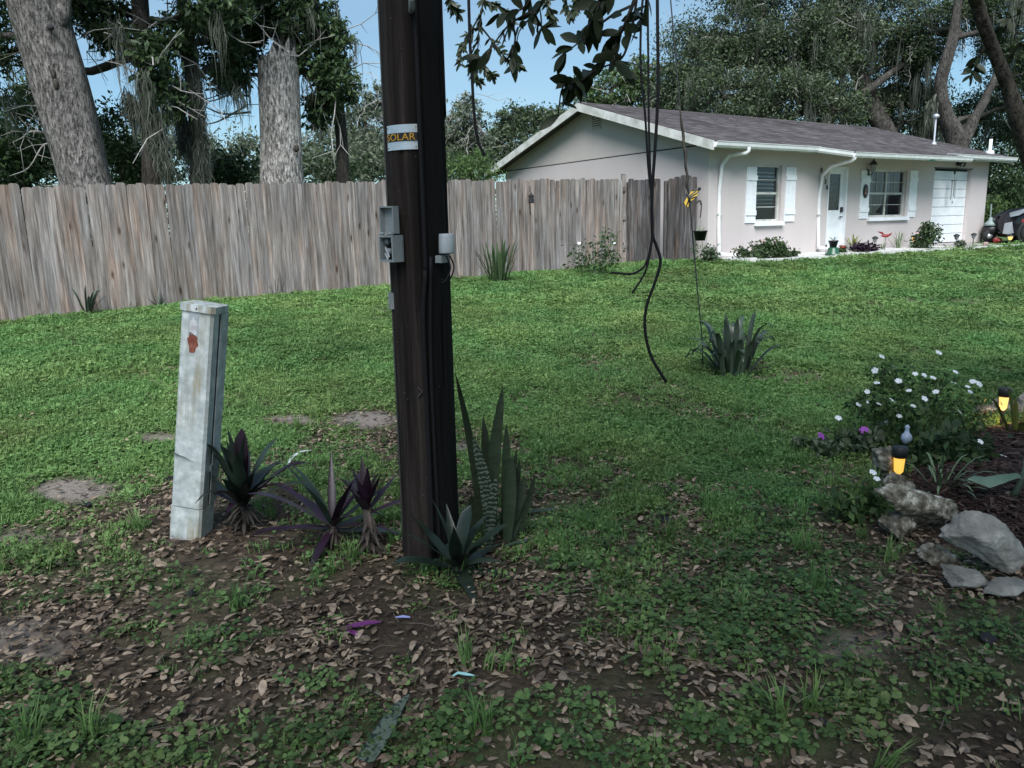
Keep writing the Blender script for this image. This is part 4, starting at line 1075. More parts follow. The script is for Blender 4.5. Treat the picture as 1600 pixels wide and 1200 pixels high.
# ------------------------------------------------------------------ plants with leaves one can pick apart
def leaf_at(parent, base, d, L, w, mat, droop=0.3, up=(0, 0, 1), fold=0.25, n=6, name='leaf', shape='lance', curl=0.0):
    d = nrm(d); pts = []; ws = []; p = np.array(base, float); v = d.copy()
    for i in range(n+1):
        t = i/n; pts.append(p.copy())
        if shape == 'lance': ws.append(w*max(.03, (0.55 + 0.9*t if t < .4 else (1-t)/.6*.91)))
        elif shape == 'strap': ws.append(w*max(.08, (.72 + .28*math.sin(t*2.6) if t < .7 else .98*math.sqrt(max(0, 1-((t-.7)/.3)**2)))))
        else: ws.append(w*max(.05, math.sin(math.pi*min(.98, t*.9+.06))))
        v = nrm(v + np.array([0, 0, -droop/n*((0.4+1.6*t) if shape != 'strap' else .15+3.6*t**3)])); p = p + v*L/n
    return MB().blade(pts, ws, np.array(up) + 1e-3, fold).build(name, M[mat], parent, True)

def rosette(name, px, py, label, group, n, L, w, mats, lean=(0, 0), stem=0.10, el=(20, 80), droop=.5, dead=8):
    g = gp(px, py); r_ = random.Random(int(px*7+py))
    t = thing(name, g, label, 'plant', group)
    top = g + np.array([lean[0], lean[1], stem])
    MB().tube([g - np.array([0, 0, .03]), (g+top)/2 + np.array([.004, .003, 0]), top], [.022, .026, .018], 8).build('stem', M['dry'], t, True)
    for k in range(n):
        a = k*2.39996 + r_.uniform(-.3, .3); e = math.radians(el[0] + (el[1]-el[0])*(k/n)**.8 + r_.uniform(-8, 8))
        d = np.array([math.cos(a)*math.cos(e), math.sin(a)*math.cos(e), math.sin(e)])
        leaf_at(t, top + d*.012 + np.array([0, 0, -.03*(1-k/n)]), d, L*r_.uniform(.75, 1.1)*(1-.25*abs(k/n-.5)), w*r_.uniform(.85, 1.15), r_.choice(mats), droop*r_.uniform(.4, 1.3), up=np.array([0, 0, 1.]) - d*d[2], fold=.35 if k % 3 else .1, shape='lance' if k % 4 else 'strap', n=7)
    for k in range(dead):
        a = r_.uniform(0, 6.28); d = np.array([math.cos(a)*.7, math.sin(a)*.7, -.35])
        leaf_at(t, g + np.array([0, 0, r_.uniform(.03, max(.05, stem))]), d, r_.uniform(.08, .16), .012, 'dry', .5, fold=.4, name='dead_leaf', n=4)
    return t
GO = ['oyster_green', 'oyster_green', 'oyster_green', 'oyster_purple']; PO = ['oyster_purple', 'oyster_purple', 'oyster_green']
rosette('oyster_plant', 383, 828, 'upright green oyster plant growing against the pedestal', 'oyster plants', 30, .42, .036, GO, stem=.15, el=(25, 86), droop=.9, dead=30)
t1 = rosette('oyster_plant', 522, 850, 'sprawling purple oyster plant between the pedestal and the pole', 'oyster plants', 20, .40, .026, PO, stem=.10, el=(-8, 70), droop=.7, dead=24)
rosette('oyster_plant', 578, 862, 'small purple oyster plant on a stalk of withered leaves beside the pole', 'oyster plants', 11, .23, .028, ['oyster_purple'], stem=.22, el=(25, 85), droop=.15, dead=34)
rosette('oyster_plant', 714, 902, 'flat dark oyster plant rosette at the foot of the pole', 'oyster plants', 18, .31, .033, GO, stem=.06, el=(-2, 74), droop=.5, dead=10)

def strap_thing(name, base_px, label, leaves, cat='plant', group=None):
    g = gp(*base_px); t = thing(name, g, label, cat, group)
    for lf in leaves: lf(t, g)
    return t
def spear(bpx, tpx, w, mat, dY=0.0, bow=0.0, tw=0.2, shape='spear'):
    def f(t, g):
        Y = g[1] + dY; a = at(bpx[0], bpx[1], Y); c = at(tpx[0], tpx[1], Y + random.uniform(-.04, .06)); s = 1/ppm(a)
        a[2] = min(a[2], g[2] + .03)
        n = 9; pts = []; ws = []
        for i in range(n+1):
            k = i/n; pts.append(a*(1-k) + c*k + _r2*bow*s*math.sin(math.pi*k)); ws.append(w*s/2*max(.02, (.6+.4*math.sin(min(1, k*2)*math.pi/2)) if k < .6 else (.999*math.sqrt(max(0, (1-k)/.4)))))
        MB().blade(pts, ws, (math.sin(tw), -math.cos(tw), 0), .3).build('leaf', M[mat], t, True)
    return f
strap_thing('snake_plant', (772, 856), 'tall banded snake plant standing just right of the pole', [
    spear((752, 850), (711, 580), 13, 'snake_dark', .08, 8, -.3), spear((768, 850), (786, 602), 20, 'snake_dark', .05, -6), spear((765, 856), (738, 680), 20, 'snake', -.02, 8, .3),
    spear((764, 860), (776, 742), 16, 'snake', -.06, -2, -.2), spear((770, 850), (755, 650), 18, 'snake_dark', .10), spear((790, 845), (791, 662), 16, 'snake_dark', .06), spear((792, 848), (800, 712), 20, 'snake_dark', 0),
    spear((798, 842), (818, 744), 20, 'snake_dark', .03), spear((800, 840), (836, 742), 12, 'snake_dark', .04, 4), spear((780, 850), (808, 700), 12, 'snake_dark', .08), spear((742, 845), (737, 772), 18, 'snake_dark', .1), spear((795, 838), (812, 718), 14, 'snake_dark', .1)])

def arch(az, el, L, w, mat, droop, shape='strap', off=0.03, up=None, fold=.3, name='leaf'):
    def f(t, g):
        a = math.radians(az); e = math.radians(el); d = np.array([math.cos(a)*math.cos(e), math.sin(a)*math.cos(e), math.sin(e)])
        leaf_at(t, g + np.array([math.cos(a), math.sin(a), 0])*off, d, L, w, mat, droop, up=np.array([0, 0, 1.]) - d*d[2], fold=fold, n=8, shape=shape, name=name)
    return f
rr = random.Random(5)
strap_thing('crinum_lily', (1145, 586), 'clump of broad grey-green arching strap leaves alone on the lawn',
    [arch(rr.uniform(0, 360), rr.uniform(52, 88), rr.uniform(.40, .66), rr.uniform(.020, .030), 'crinum', rr.uniform(.8, 4.0), off=rr.uniform(.02, .19)) for _ in range(40)] +
    [arch(rr.uniform(0, 360), rr.uniform(5, 30), rr.uniform(.18, .3), .014, 'dry', .8, off=.10, name='dead_leaf') for _ in range(10)])
def tuft_plant(name, px, py, label, n, L, w, mat, el=(50, 88), droop=(.4, 1.4), spread=.05, group=None, seed=1, cat='plant', shape='strap'):
    r_ = random.Random(seed)
    return strap_thing(name, (px, py), label, [arch(r_.uniform(0, 360), r_.uniform(*el), L*r_.uniform(.6, 1.1), w*r_.uniform(.7, 1.2), mat, r_.uniform(*droop), off=r_.uniform(0, spread), shape=shape) for _ in range(n)], cat, group)
tuft_plant('lily_plant', 136, 494, 'strappy plant with pale yellow tips below the fence, left of the pedestal', 20, .42, .020, 'crinum', seed=11)
tuft_plant('weed_plant', 248, 482, 'small leafy weed at the fence foot behind the pedestal top', 11, .34, .018, 'crinum', (55, 88), seed=12, shape='lance')
tuft_plant('iris_clump', 778, 441, 'dense upright dark iris clump against the pale fence', 60, .72, .017, 'leaf_dark', (62, 89), (.1, .8), .20, seed=13)
tuft_plant('seedling', 200, 486, 'thin pale seedling between the two fence-foot plants', 6, .18, .008, 'spider', seed=14)
tuft_plant('sapling_sprout', 432, 466, 'bare forked sprout leaning on the fence right of the pedestal', 5, .36, .006, 'dry', (55, 80), (-.2, .2), .03, seed=15)
tuft_plant('spider_plant', 1468, 775, 'spider plant with thin arching striped leaves inside the rock border', 30, .34, .007, 'spider', (25, 80), (1.0, 2.4), .02, seed=16)
tuft_plant('yellow_strap_plant', 1592, 690, 'yellow-green strap-leaved plant lit by the garden lamp', 9, .36, .020, 'yellow_strap', (55, 85), (.2, .9), .05, seed=17)
tuft_plant('liriope_clump', 1403, 388, 'pale grassy tuft in the house-front bed under the red bird', 30, .46, .009, 'spider', (50, 88), (.4, 1.6), .10, seed=18)
tuft_plant('bromeliad', 1333, 392, 'yellow-green bromeliad beside the front door path', 16, .42, .022, 'yellow_strap', (45, 85), (.2, 1.0), .05, seed=19)
tuft_plant('small_grass_clump', 1378, 390, 'small pale grass clump beside the purple ground plants', 18, .22, .008, 'spider', (50, 88), (.4, 1.6), .08, seed=20)
# broad pale leaf over the mulch
g = gp(1572, 800)
t = thing('banana_plant', g, 'young banana plant with one broad pale leaf over the mulch', 'plant')
MB().tube([g, at(1600, 742, g[1]), at(1606, 715, g[1])], [.02, .016, .012], 7).build('stem', M['crinum'], t, True)
def leaf_px(t, pxs, ws, mat, Y, up, name='leaf', fold=.35):
    MB().blade([at(x, y, Y) for x, y in pxs], ws, up, fold).build(name, M[mat], t, True)
leaf_px(t, [(1606, 750), (1590, 739), (1565, 741), (1540, 745), (1522, 743), (1511, 748)], [.008, .02, .034, .045, .028, .004], 'banana', g[1], (0.1, -.15, 1), fold=-.9)
leaf_px(t, [(1602, 728), (1620, 700), (1640, 700), (1665, 720)], [.012, .05, .05, .006], 'banana', g[1], (0, -.5, 1)); leaf_px(t, [(1596, 770), (1580, 775), (1566, 782), (1552, 795)], [.008, .025, .025, .004], 'crinum', g[1], (0, -.6, 1))

# ------------------------------------------------------------------ leaf clouds for trees and bushes
def rand_unit(n, rng): 
    v = rng.normal(size=(n, 3)); return v/np.linalg.norm(v, axis=1, keepdims=True)
def leaves_mesh(name, P, size, mat, rng, aspect=.42, droop=.3, sizevar=.4):
    n = len(P)
    ax = rand_unit(n, rng); ax[:, 2] -= droop; ax /= np.linalg.norm(ax, axis=1, keepdims=True)
    nn = rand_unit(n, rng); nn[:, 2] += .6
    sd = np.cross(ax, nn); sd /= np.maximum(np.linalg.norm(sd, axis=1, keepdims=True), 1e-6); nn = np.cross(sd, ax)
    L = size*(1 + sizevar*rng.uniform(-1, 1, n))[:, None]; w = L*aspect*rng.uniform(.7, 1.2, n)[:, None]
    V_ = np.stack([P, P + ax*L*.5 + sd*w*.5 + nn*L*.08, P + ax*L - nn*L*.06, P + ax*L*.5 - sd*w*.5 + nn*L*.08], 1).reshape(-1, 3)
    return fast_mesh(name, V_, np.arange(4*n).reshape(n, 4), mat)
def clump_points(clumps, n, rng, sub=16, tight=.20):
    """clumps: (centre, radii). Leaves gather in twig-sized bunches, mostly towards the outside"""
    vol = np.array([np.prod(r)**(2/3) for c, r in clumps]); share = vol/vol.sum()
    out = []; subs = []
    for (c, r), s in zip(clumps, share):
        k = max(6, int(n*s)); ks = max(5, int(sub*(1 + rng.random())))
        d = rand_unit(ks, rng); rad = rng.uniform(.25, 1, ks)**.6
        cs = d*rad[:, None]*np.array(r) + np.array(c); subs.append(cs)
        j = rng.integers(0, ks, k)
        sz = tight*(.5 + rng.random(ks))[j][:, None]*np.array(r).mean()
        g_ = rng.normal(size=(k, 3))*sz*np.array([1.15, 1.15, .7])
        out.append(cs[j] + g_)
    return np.concatenate(out), subs
def moss_mesh(name, anchors, rng, L=(.5, 1.6), per=14, w=.012, spread=.07):
    Vs = []; n = len(anchors)*per; seg = 5
    A_ = np.repeat(np.array(anchors), per, 0) + rng.normal(size=(n, 3))*np.array([spread, spread, spread*1.5]); Ln = rng.uniform(*L, n)*np.repeat(rng.uniform(.4, 1, len(anchors)), per)
    th_ = rng.uniform(0, math.pi, n); side = np.stack([np.cos(th_), np.sin(th_), 0*th_], 1)
    drift = rng.normal(size=(n, 2, 3))*.05
    for i in range(seg+1):
        t = i/seg; c = A_ + drift[:, 0]*math.sin(3*t)*1.0 + drift[:, 1]*math.sin(7*t)*.5; c[:, 2] = A_[:, 2] - Ln*t
        ww = w*(1-.85*t)*(1+.5*math.sin(5*t)); Vs += [c + side*ww, c - side*ww]
    V_ = np.stack(Vs, 1).reshape(-1, 3); k = 2*(seg+1); base = np.arange(n)[:, None]*k
    F_ = np.concatenate([np.stack([base[:, 0]+2*i, base[:, 0]+2*i+1, base[:, 0]+2*i+3, base[:, 0]+2*i+2], 1) for i in range(seg)])
    return fast_mesh(name, V_, F_, M['moss'])
def limb_pts(a, c, rng, wob=.12, n=5, sag=0.0):
    a, c = np.array(a, float), np.array(c, float); L = np.linalg.norm(c-a); pts = []
    for i in range(n+1):
        t = i/n; p = a*(1-t) + c*t
        if 0 < i < n: p = p + rng.normal(size=3)*L*wob*.35
        p[2] += sag*L*math.sin(math.pi*t); pts.append(p)
    return smooth_path(pts, 3)
def rough_trunk(b, pts, rads, rng, n=20, amp=.05):
    pts = smooth_path(pts, 6); k = len(pts); rr_ = np.interp(np.linspace(0, 1, k), np.linspace(0, 1, len(rads)), rads)
    o = len(b.v); b.tube(pts, list(rr_), n); ph = rng.uniform(0, 6, 6)
    for i in range(k):
        for j in range(n):
            a = 2*math.pi*j/n; f = 1 + amp*math.sin(3*a+ph[0]+i*.15) + amp*.7*math.sin(5*a+ph[1]-i*.22) + amp*.6*math.sin(2*a+ph[2]+i*.5)
            q = np.array(b.v[o+i*n+j]); b.v[o+i*n+j] = tuple(pts[i] + (q-pts[i])*f)
    return pts
FOL = [1.25, .74]        # leaf count and size against the first sketch
def tree(name, label, base, trunk, rads, clumps, n, leaf, mats, seed, bark='bark_dark', group=None, moss=0, moss_len=(.5, 1.5), twigs=2, sub=16, tight=.2, aspect=.42, cat='tree', limb_r=.25, moss_w=.012, moss_per=14, pale=0):
    rng = np.random.default_rng(seed)
    n = int(n*FOL[0]); leaf = leaf*FOL[1]*1.0
    base = np.array(base, float); t = thing(name, base, label, cat, group)
    b = MB(); pts = rough_trunk(b, trunk, rads, rng)
    b.build('trunk', M[bark], t, True)
    P, subs = clump_points(clumps, n, rng, sub, tight)
    lm_ = MB()
    hi = [p for p in pts if p[2] > base[2] + .35*(pts[-1][2]-base[2])] or pts
    for (c, r), cs in zip(clumps, subs):
        c = np.array(c); a = min(hi, key=lambda p: np.linalg.norm(p-c) + max(0, p[2]-c[2])*1.5)
        L = np.linalg.norm(c-a); r0 = min(rads[-1]*.9, limb_r*.3 + .012*L)
        lp_ = limb_pts(a, c, rng, .14, 5, .06); lm_.tube(lp_, list(np.linspace(r0, r0*.35, len(lp_))), 7)
        for q in cs[:twigs]:
            lp_ = limb_pts(c, q, rng, .2, 3); lm_.tube(lp_, list(np.linspace(r0*.32, .008, len(lp_))), 5)
    if len(lm_.v): tag(lm_.build('limbs', M[bark], t, True), kind='stuff')
    if isinstance(mats, str): mats = [mats]
    rng.shuffle(P); parts = np.array_split(P, len(mats))
    for k, (mt, pp) in enumerate(zip(mats, parts)):
        o = link('crown', leaves_mesh('crown', pp - base, leaf, M[mt], rng, aspect), t); o['kind'] = 'stuff'
    if pale:
        allc = np.concatenate(subs); pt = MB()
        for q in allc[rng.integers(0, len(allc), pale)]:
            d = nrm(rng.normal(size=3)*np.array([1, 1, .55])); l_ = rng.uniform(.5, 1.7); P_ = [q]
            for k in range(4): d = nrm(d + rng.normal(size=3)*.35 + np.array([0, 0, -.12])); P_.append(P_[-1] + d*l_/4)
            pt.tube(P_, [.014, .012, .010, .008, .004], 4, False)
            for k in (2, 3): pt.tube([P_[k], P_[k] + nrm(d + rng.normal(size=3)*.8)*l_*.3], [.008, .003], 3, False)
        tag(pt.build('bare_twigs', M['deadwood'], t), kind='stuff')
    if moss:
        allc = np.concatenate(subs); an = allc[rng.integers(0, len(allc), moss)] + rng.normal(size=(moss, 3))*.25
        o = link('moss', moss_mesh('moss', an - base, rng, moss_len, moss_per, moss_w), t); o['kind'] = 'stuff'
    return t
def ck(px, py, Y, rpx, rpy=None, rdep=None):
    """a crown mass seen at a pixel, at depth Y: centre and radii in metres"""
    c = at(px, py, Y); s = 1/ppm(c); rx = rpx*s; rz = (rpy or rpx)*s
    return (c, np.array([rx, rdep or (rx+rz)/2, rz]))
def gz(x, y): return np.array([x, y, float(tz(x, y))])
def under(px, py, Y):
    p = at(px, py, Y); return gz(p[0], p[1])

# --- left of the photo, behind the fence
Y1 = 14.2
tb = under(163, 400, Y1)
trk = [tb - np.array([0, 0, .2]), at(158, 380, Y1), at(132, 270, Y1), at(101, 150, Y1), at(62, 20, Y1), at(30, -110, Y1), at(5, -260, Y1+.3)]
tree('leaning_tree', 'thick grey-barked tree trunk leaning left behind the fence', tb, trk, [.52, .47, .43, .44, .48, .42, .3],
     [ck(20, 10, Y1+.8, 55, 40), ck(-30, 60, Y1+.6, 50), ck(10, -120, Y1, 160, 90), ck(150, -170, Y1, 150, 80), ck(-120, -80, Y1, 140), ck(130, 15, Y1+1, 40, 40), ck(5, 88, Y1+1.2, 26, 34)], 9000, .17, ['leaf_dark', 'leaf_mid'], 21, 'bark_grey', moss=12, sub=40, tight=.15, moss_w=.008, moss_per=26, pale=40)
lt = bpy.data.objects['leaning_tree']
MB().tube(smooth_path([at(78, 45, Y1-.1), at(93, 32, Y1-.15), at(100, 5, Y1-.1), at(104, -60, Y1)], 4), [.16]*4 + [.14]*4 + [.11]*5, 12).build('limb', M['bark_grey'], lt, True)
MB().sphere(at(79, 43, Y1-.46), (.06, .05, .05), 10, 6).build('knot_hole', M['dark'], lt, True)
for x_, y_ in ((83, 115), (87, 131)): MB().sphere(at(x_, y_, Y1-.44), (.045, .04, .09), 10, 6).build('knot_hole', M['bark_dark'], lt, True)

Y2 = 17.0
sb = under(445, 420, Y2)
t = thing('dead_tree', sb, 'pale dead tree trunk with a jagged broken top behind the fence', 'tree')
b = MB(); rng = np.random.default_rng(3)
pts = rough_trunk(b, [sb - np.array([0, 0, .2]), at(443, 330, Y2), at(439, 220, Y2), at(434, 120, Y2), at(432, 92, Y2)], [.52, .47, .43, .41, .40], rng, 26, .03)
kk = len(pts); n_ = 26
for j in range(n_):                       # splintered rim
    o_ = (kk-1)*n_ + j; q = b.v[o_]; sp_ = .10*math.sin(j*1.1) + .75*max(0, math.sin(2*math.pi*j/n_ + 3.6))**1.5 + random.uniform(-.12, .22)
    b.v[o_] = (q[0], q[1], q[2] + sp_)
b.f.pop()
b.build('trunk', M['bark_pale'], t, True)
for x0_, x1_, y0_, y1_ in ((446, 451, 110, 58), (456, 460, 110, 74), (438, 437, 110, 70), (428, 424, 115, 88), (450, 447, 100, 66)):
    MB().tube([at(x0_, y0_, Y2), at((x0_+x1_)/2, (y0_+y1_)/2, Y2), at(x1_, y1_, Y2)], [.10, .07, .012], 6).build('splinter', M['bark_pale'], t)
MB().sphere(at(463, 232, Y2-.36), (.06, .05, .08), 10, 6).build('knot_hole', M['bark_dark'], t, True)

Y3 = 15.5
mb_ = under(232, 420, Y3)
tree('mossy_tree', 'slender dark tree hung with grey moss between the leaning tree and the dead trunk', mb_, [mb_, at(236, 250, Y3), at(230, 130, Y3), at(220, 20, Y3), at(214, -120, Y3)], [.18, .16, .15, .15, .12],
     [ck(150, 15, Y3, 45, 35), ck(165, 55, Y3-.3, 26, 24), ck(240, 90, Y3-.5, 26, 45), ck(262, 150, Y3-.3, 22, 40), ck(210, 60, Y3, 30, 26), ck(330, 20, Y3, 60, 28), ck(270, 60, Y3, 30, 35), ck(150, -90, Y3, 130, 60), ck(300, -90, Y3, 130, 60), ck(60, 140, Y3+2, 26, 30)],
     11500, .19, ['leaf_dark', 'leaf_dark', 'leaf_mid'], 22, moss=20, moss_len=(.4, 1.5), sub=40, tight=.15, pale=60, moss_w=.008, moss_per=40)
Y4 = 16.2
m2 = under(302, 420, Y4)
tm = tree('moss_column_tree', 'thin trunk wholly wrapped in pale grey hanging moss', m2, [m2, at(308, 250, Y4), at(302, 130, Y4), at(292, 40, Y4), at(283, -60, Y4)], [.14, .13, .13, .12, .11],
     [ck(345, 70, Y4+.5, 40, 30), ck(360, 110, Y4+.5, 34, 24), ck(300, -110, Y4, 120, 60)], 4200, .18, ['leaf_dark', 'leaf_mid'], 23, 'bark_grey', moss=10)
rng = np.random.default_rng(44)
cols = []
for (x0_, y0_, x1_, y1_, k) in ((284, -20, 300, 120, 60), (300, 100, 312, 200, 34), (276, 120, 290, 230, 22), (224, 120, 245, 220, 40), (244, 190, 258, 260, 16), (200, 150, 214, 175, 10), (312, 205, 314, 280, 14)):
    for _ in range(k):
        u_ = rng.random(); cols.append(at(x0_+(x1_-x0_)*u_, y0_+(y1_-y0_)*u_, Y4-.25 if x0_ > 260 else Y3-.25))
o = link('moss', moss_mesh('moss', np.array(cols) - m2, rng, (.25, .85), 44, .0075, .055), tm); o['kind'] = 'stuff'

Y5 = 17.6
b5 = under(530, 420, Y5+1)
tree('spreading_tree', 'dark leafy tree spreading over the dead trunk towards open sky', b5, [b5, at(535, 250, Y5+1), at(520, 120, Y5+.8), at(480, -20, Y5+.5), at(440, -120, Y5+.4)], [.16, .14, .13, .12, .10],
     [ck(395, 20, Y5, 60, 34), ck(470, 30, Y5, 62, 42), ck(380, 70, Y5+.5, 30, 34), ck(520, 55, Y5, 30, 24), ck(500, 95, Y5, 44, 34), ck(525, 130, Y5, 34, 34), ck(505, 165, Y5+.4, 34, 36), ck(340, 40, Y5, 34, 34), ck(350, 120, Y5+1, 26, 26), ck(420, -60, Y5, 120, 50)],
     13500, .19, ['leaf_dark', 'leaf_dark', 'leaf_mid'], 24, moss=22, moss_len=(.3, 1.2), sub=44, tight=.15, moss_w=.008, moss_per=26, pale=60)

def shrub(name, label, px, py, Y, rpx, rpy, n, leaf, mats, seed, group=None, extra=()):
    c = at(px, py, Y); b_ = gz(c[0], c[1]); s_ = 1/ppm(c); top = c[2] + rpy*s_
    cl = [ck(px, py, Y, rpx, rpy)] + [ck(*e) for e in extra]
    cz = (b_[2] + top)/2
    cl.append((np.array([c[0], c[1], (b_[2]+c[2])/2]), np.array([rpx*s_*.95, rpx*s_*.8, max(.3, (c[2]-b_[2])/2+.2)])))
    return tree(name, label, b_, [b_, (b_*.5+c*.5) + np.array([.05, 0, 0]), c], [.07, .05, .03], cl, n, leaf, mats, seed, group=group, cat='shrub' if rpx < 70 else 'tree', twigs=3, sub=30, tight=.22)
shrub('cedar_tree', 'dense dark green cedar left of the leaning tree', 20, 215, 17, 62, 85, 9000, .16, ['leaf_dark', 'leaf_mid', 'leaf_mid'], 31)
shrub('understory_shrub', 'dark rounded shrub behind the fence right of the leaning trunk', 215, 258, 17.5, 46, 42, 3600, .15, ['leaf_dark', 'leaf_mid'], 32)
shrub('understory_shrub', 'vine-covered green shrub touching the leaning trunk', 180, 215, 16.5, 26, 60, 2600, .15, ['leaf_mid', 'leaf_dark'], 33)
shrub('understory_shrub', 'low dark palmetto-like shrub left of the dead trunk', 350, 268, 19, 52, 34, 3200, .2, ['leaf_dark'], 34)
shrub('understory_shrub', 'olive-green hedge-like shrub right of the dead trunk', 515, 262, 24, 66, 32, 4200, .2, ['leaf_oak', 'leaf_dark'], 35)
shrub('understory_shrub', 'grey-green shrub behind the fence just left of the pole', 578, 245, 27, 34, 44, 3200, .2, ['leaf_pale', 'leaf_oak'], 36)
shrub('bright_shrub', 'bright green rounded shrub behind the fence right of the pole', 738, 263, 20.5, 44, 28, 5200, .12, ['leaf_light', 'leaf_light', 'leaf_mid'], 37)
# bare dead branches, pale and forked
def bare(px_paths, Y, label, seed):
    rng = np.random.default_rng(seed); a0 = at(*px_paths[0][0], Y)
    t = thing('dead_branch', under(px_paths[0][0][0], 300, Y), label, 'branch')
    for path in px_paths:
        P_ = smooth_path([at(x, y, Y + rng.uniform(-.3, .3)) for x, y in path], 4)
        br = MB().tube(P_, list(np.linspace(.028, .007, len(P_))), 5).build('branch', M['deadwood'], t, True)
        sub_ = MB()
        for k in range(9):
            i = rng.integers(2, len(P_)); q = P_[i]; d = nrm(P_[i]-P_[i-1] + rng.normal(size=3)*.75); l_ = rng.uniform(.25, .7)
            sub_.tube([q, q + d*l_*.5 + rng.normal(size=3)*.04, q + d*l_ + rng.normal(size=3)*.08], [.008, .006, .003], 4)
        o = sub_.build('twigs', M['deadwood'], br, True); o['kind'] = 'stuff'
bare([[(92, 300), (95, 240), (70, 225), (45, 262), (15, 275)], [(95, 240), (68, 190), (66, 170), (40, 165), (5, 175)], [(80, 210), (50, 205), (35, 215), (20, 222)], [(95, 240), (100, 255), (104, 270), (110, 285)]], 15.6, 'pale bare branches spreading left of the leaning trunk', 51)
bare([[(390, 150), (360, 148), (330, 158), (310, 152)], [(392, 175), (350, 178), (318, 165), (300, 150)], [(330, 300), (325, 240), (290, 230), (262, 215)], [(325, 240), (300, 260), (280, 275), (262, 262)], [(385, 165), (340, 190), (310, 195)]], 18.2, 'tangle of pale bare branches left of the dead trunk', 52)

FOL[:] = [1.5, .66]
# --- middle distance
def far_tree(px, py, Y, rpx, rpy, n, leaf, mats, label, seed, extra=(), moss=0, group='trees in the distance'):
    c = at(px, py, Y); b_ = gz(c[0], c[1])
    cl = [ck(px, py, Y, rpx, rpy)] + [ck(*e) for e in extra]
    return tree('distant_tree', label, b_, [b_, b_*.55 + c*.45, c], [.35, .26, .10], cl, n, leaf, mats, seed, group=group, moss=moss, twigs=5, sub=46, tight=.14, limb_r=.3, pale=70 if Y < 36 else 0)
far_tree(728, 190, 30, 30, 44, 2200, .26, ['leaf_pale', 'leaf_oak'], 'thin pale tree with open twigs just right of the pole', 61, ((705, 220, 30, 26, 40), (745, 235, 30, 24, 30)))
far_tree(570, 190, 32, 34, 56, 2200, .28, ['leaf_pale', 'leaf_oak'], 'thin pale tree with open twigs just left of the pole', 62, ((560, 235, 32, 44, 30), (595, 160, 32, 16, 30)))
far_tree(820, 215, 44, 62, 46, 6000, .34, ['leaf_oak', 'leaf_oak', 'leaf_mid'], 'rounded grey-green tree rising left of the house roof', 63, ((775, 240, 44, 36, 34), (850, 185, 44, 40, 24), (800, 185, 44, 30, 22)))
far_tree(880, 205, 40, 34, 30, 2600, .3, ['leaf_oak', 'leaf_mid'], 'small tree peeping over the left roof slope', 64)
far_tree(955, 140, 34, 56, 36, 5200, .26, ['leaf_mid', 'leaf_light', 'leaf_mid'], 'mid-green leafy tree just behind the roof peak', 65, ((1000, 150, 34, 50, 34), (1010, 115, 34, 30, 30), (920, 165, 34, 30, 22)))
for k, px in enumerate((-260, -120, 10, 110, 260, 400, 520, 640, 700)):
    far_tree(px, 235 + 8*(k % 3), 52 + 3*(k % 4), 78, 46, 2600, .5, ['leaf_oak', 'leaf_pale'], ('hazy tree in the far wood off beyond the fence end', 'hazy tree in the far wood beyond the cedar crown', 'hazy tree in the far wood behind the cedar', 'hazy tree in the far wood behind the leaning trunk', 'hazy tree in the far wood behind the moss-wrapped trunk', 'hazy tree in the far wood behind the dead trunk', 'hazy tree in the far wood behind the olive hedge', 'hazy tree in the far wood behind the pole', 'hazy tree in the far wood behind the bright shrub')[k], 70+k, group='trees in the far wood')  # distance haze put into the colour by mixing in pale leaves
FOL[:] = [2.1, .62]
# --- big oaks behind the house
def oak(px0, Y, trunk_px, rads, masses, n, label, seed, moss, mats=('leaf_oak', 'leaf_oak', 'leaf_mid'), leaf=.20):
    b_ = under(px0, 260, Y); tp = [b_] + [at(x, y, Y) for x, y in trunk_px]
    return tree('live_oak', label, b_, tp, rads, [ck(*m_) for m_ in masses], n, leaf, list(mats), seed, 'bark_oak', 'live oaks behind the house', moss, (.5, 1.9), 5, 30, .19, limb_r=.5, moss_w=.011, moss_per=30, pale=90)
oak(1190, 31, [(1190, 230), (1185, 150), (1200, 60)], [.5, .45, .38, .25], [(1090, 90, 31, 62, 50), (1130, 150, 30, 80, 46), (1150, 55, 31, 76, 50), (1240, 60, 31, 80, 50), (1225, 150, 30, 70, 46), (1070, 140, 32, 50, 40), (1290, 110, 31, 60, 50), (1180, -40, 31, 120, 50), (1050, 165, 32, 40, 30), (1300, 170, 30, 60, 30)], 42000, 'huge grey-green live oak over the left half of the roof', 81, 90)
oak(1400, 32, [(1395, 240), (1360, 160), (1330, 90), (1300, 40)], [.45, .40, .32, .25, .16], [(1340, 60, 32, 76, 50), (1400, 130, 33, 60, 50), (1390, 40, 32, 70, 44), (1350, 165, 33, 70, 34), (1300, 20, 32, 60, 40), (1440, 180, 33, 50, 44), (1420, 90, 32, 40, 40), (1380, -50, 32, 120, 46)], 26000, 'moss-hung live oak with a long slanting bough above the middle of the roof', 82, 110)
oak(1497, 29, [(1497, 235), (1478, 180), (1470, 130), (1488, 60), (1500, -20)], [.42, .36, .27, .22, .18, .12], [(1500, 20, 30, 60, 34), (1570, 60, 31, 50, 46), (1590, 130, 31, 40, 46), (1450, 60, 31, 40, 40), (1530, 190, 33, 44, 40), (1560, 0, 30, 60, 34), (1630, 60, 30, 70, 70), (1600, 200, 33, 44, 50)], 20000, 'forked live oak standing behind the garage end', 83, 50, ('leaf_dark', 'leaf_oak', 'leaf_dark'))
lo = bpy.data.objects['live_oak.002']
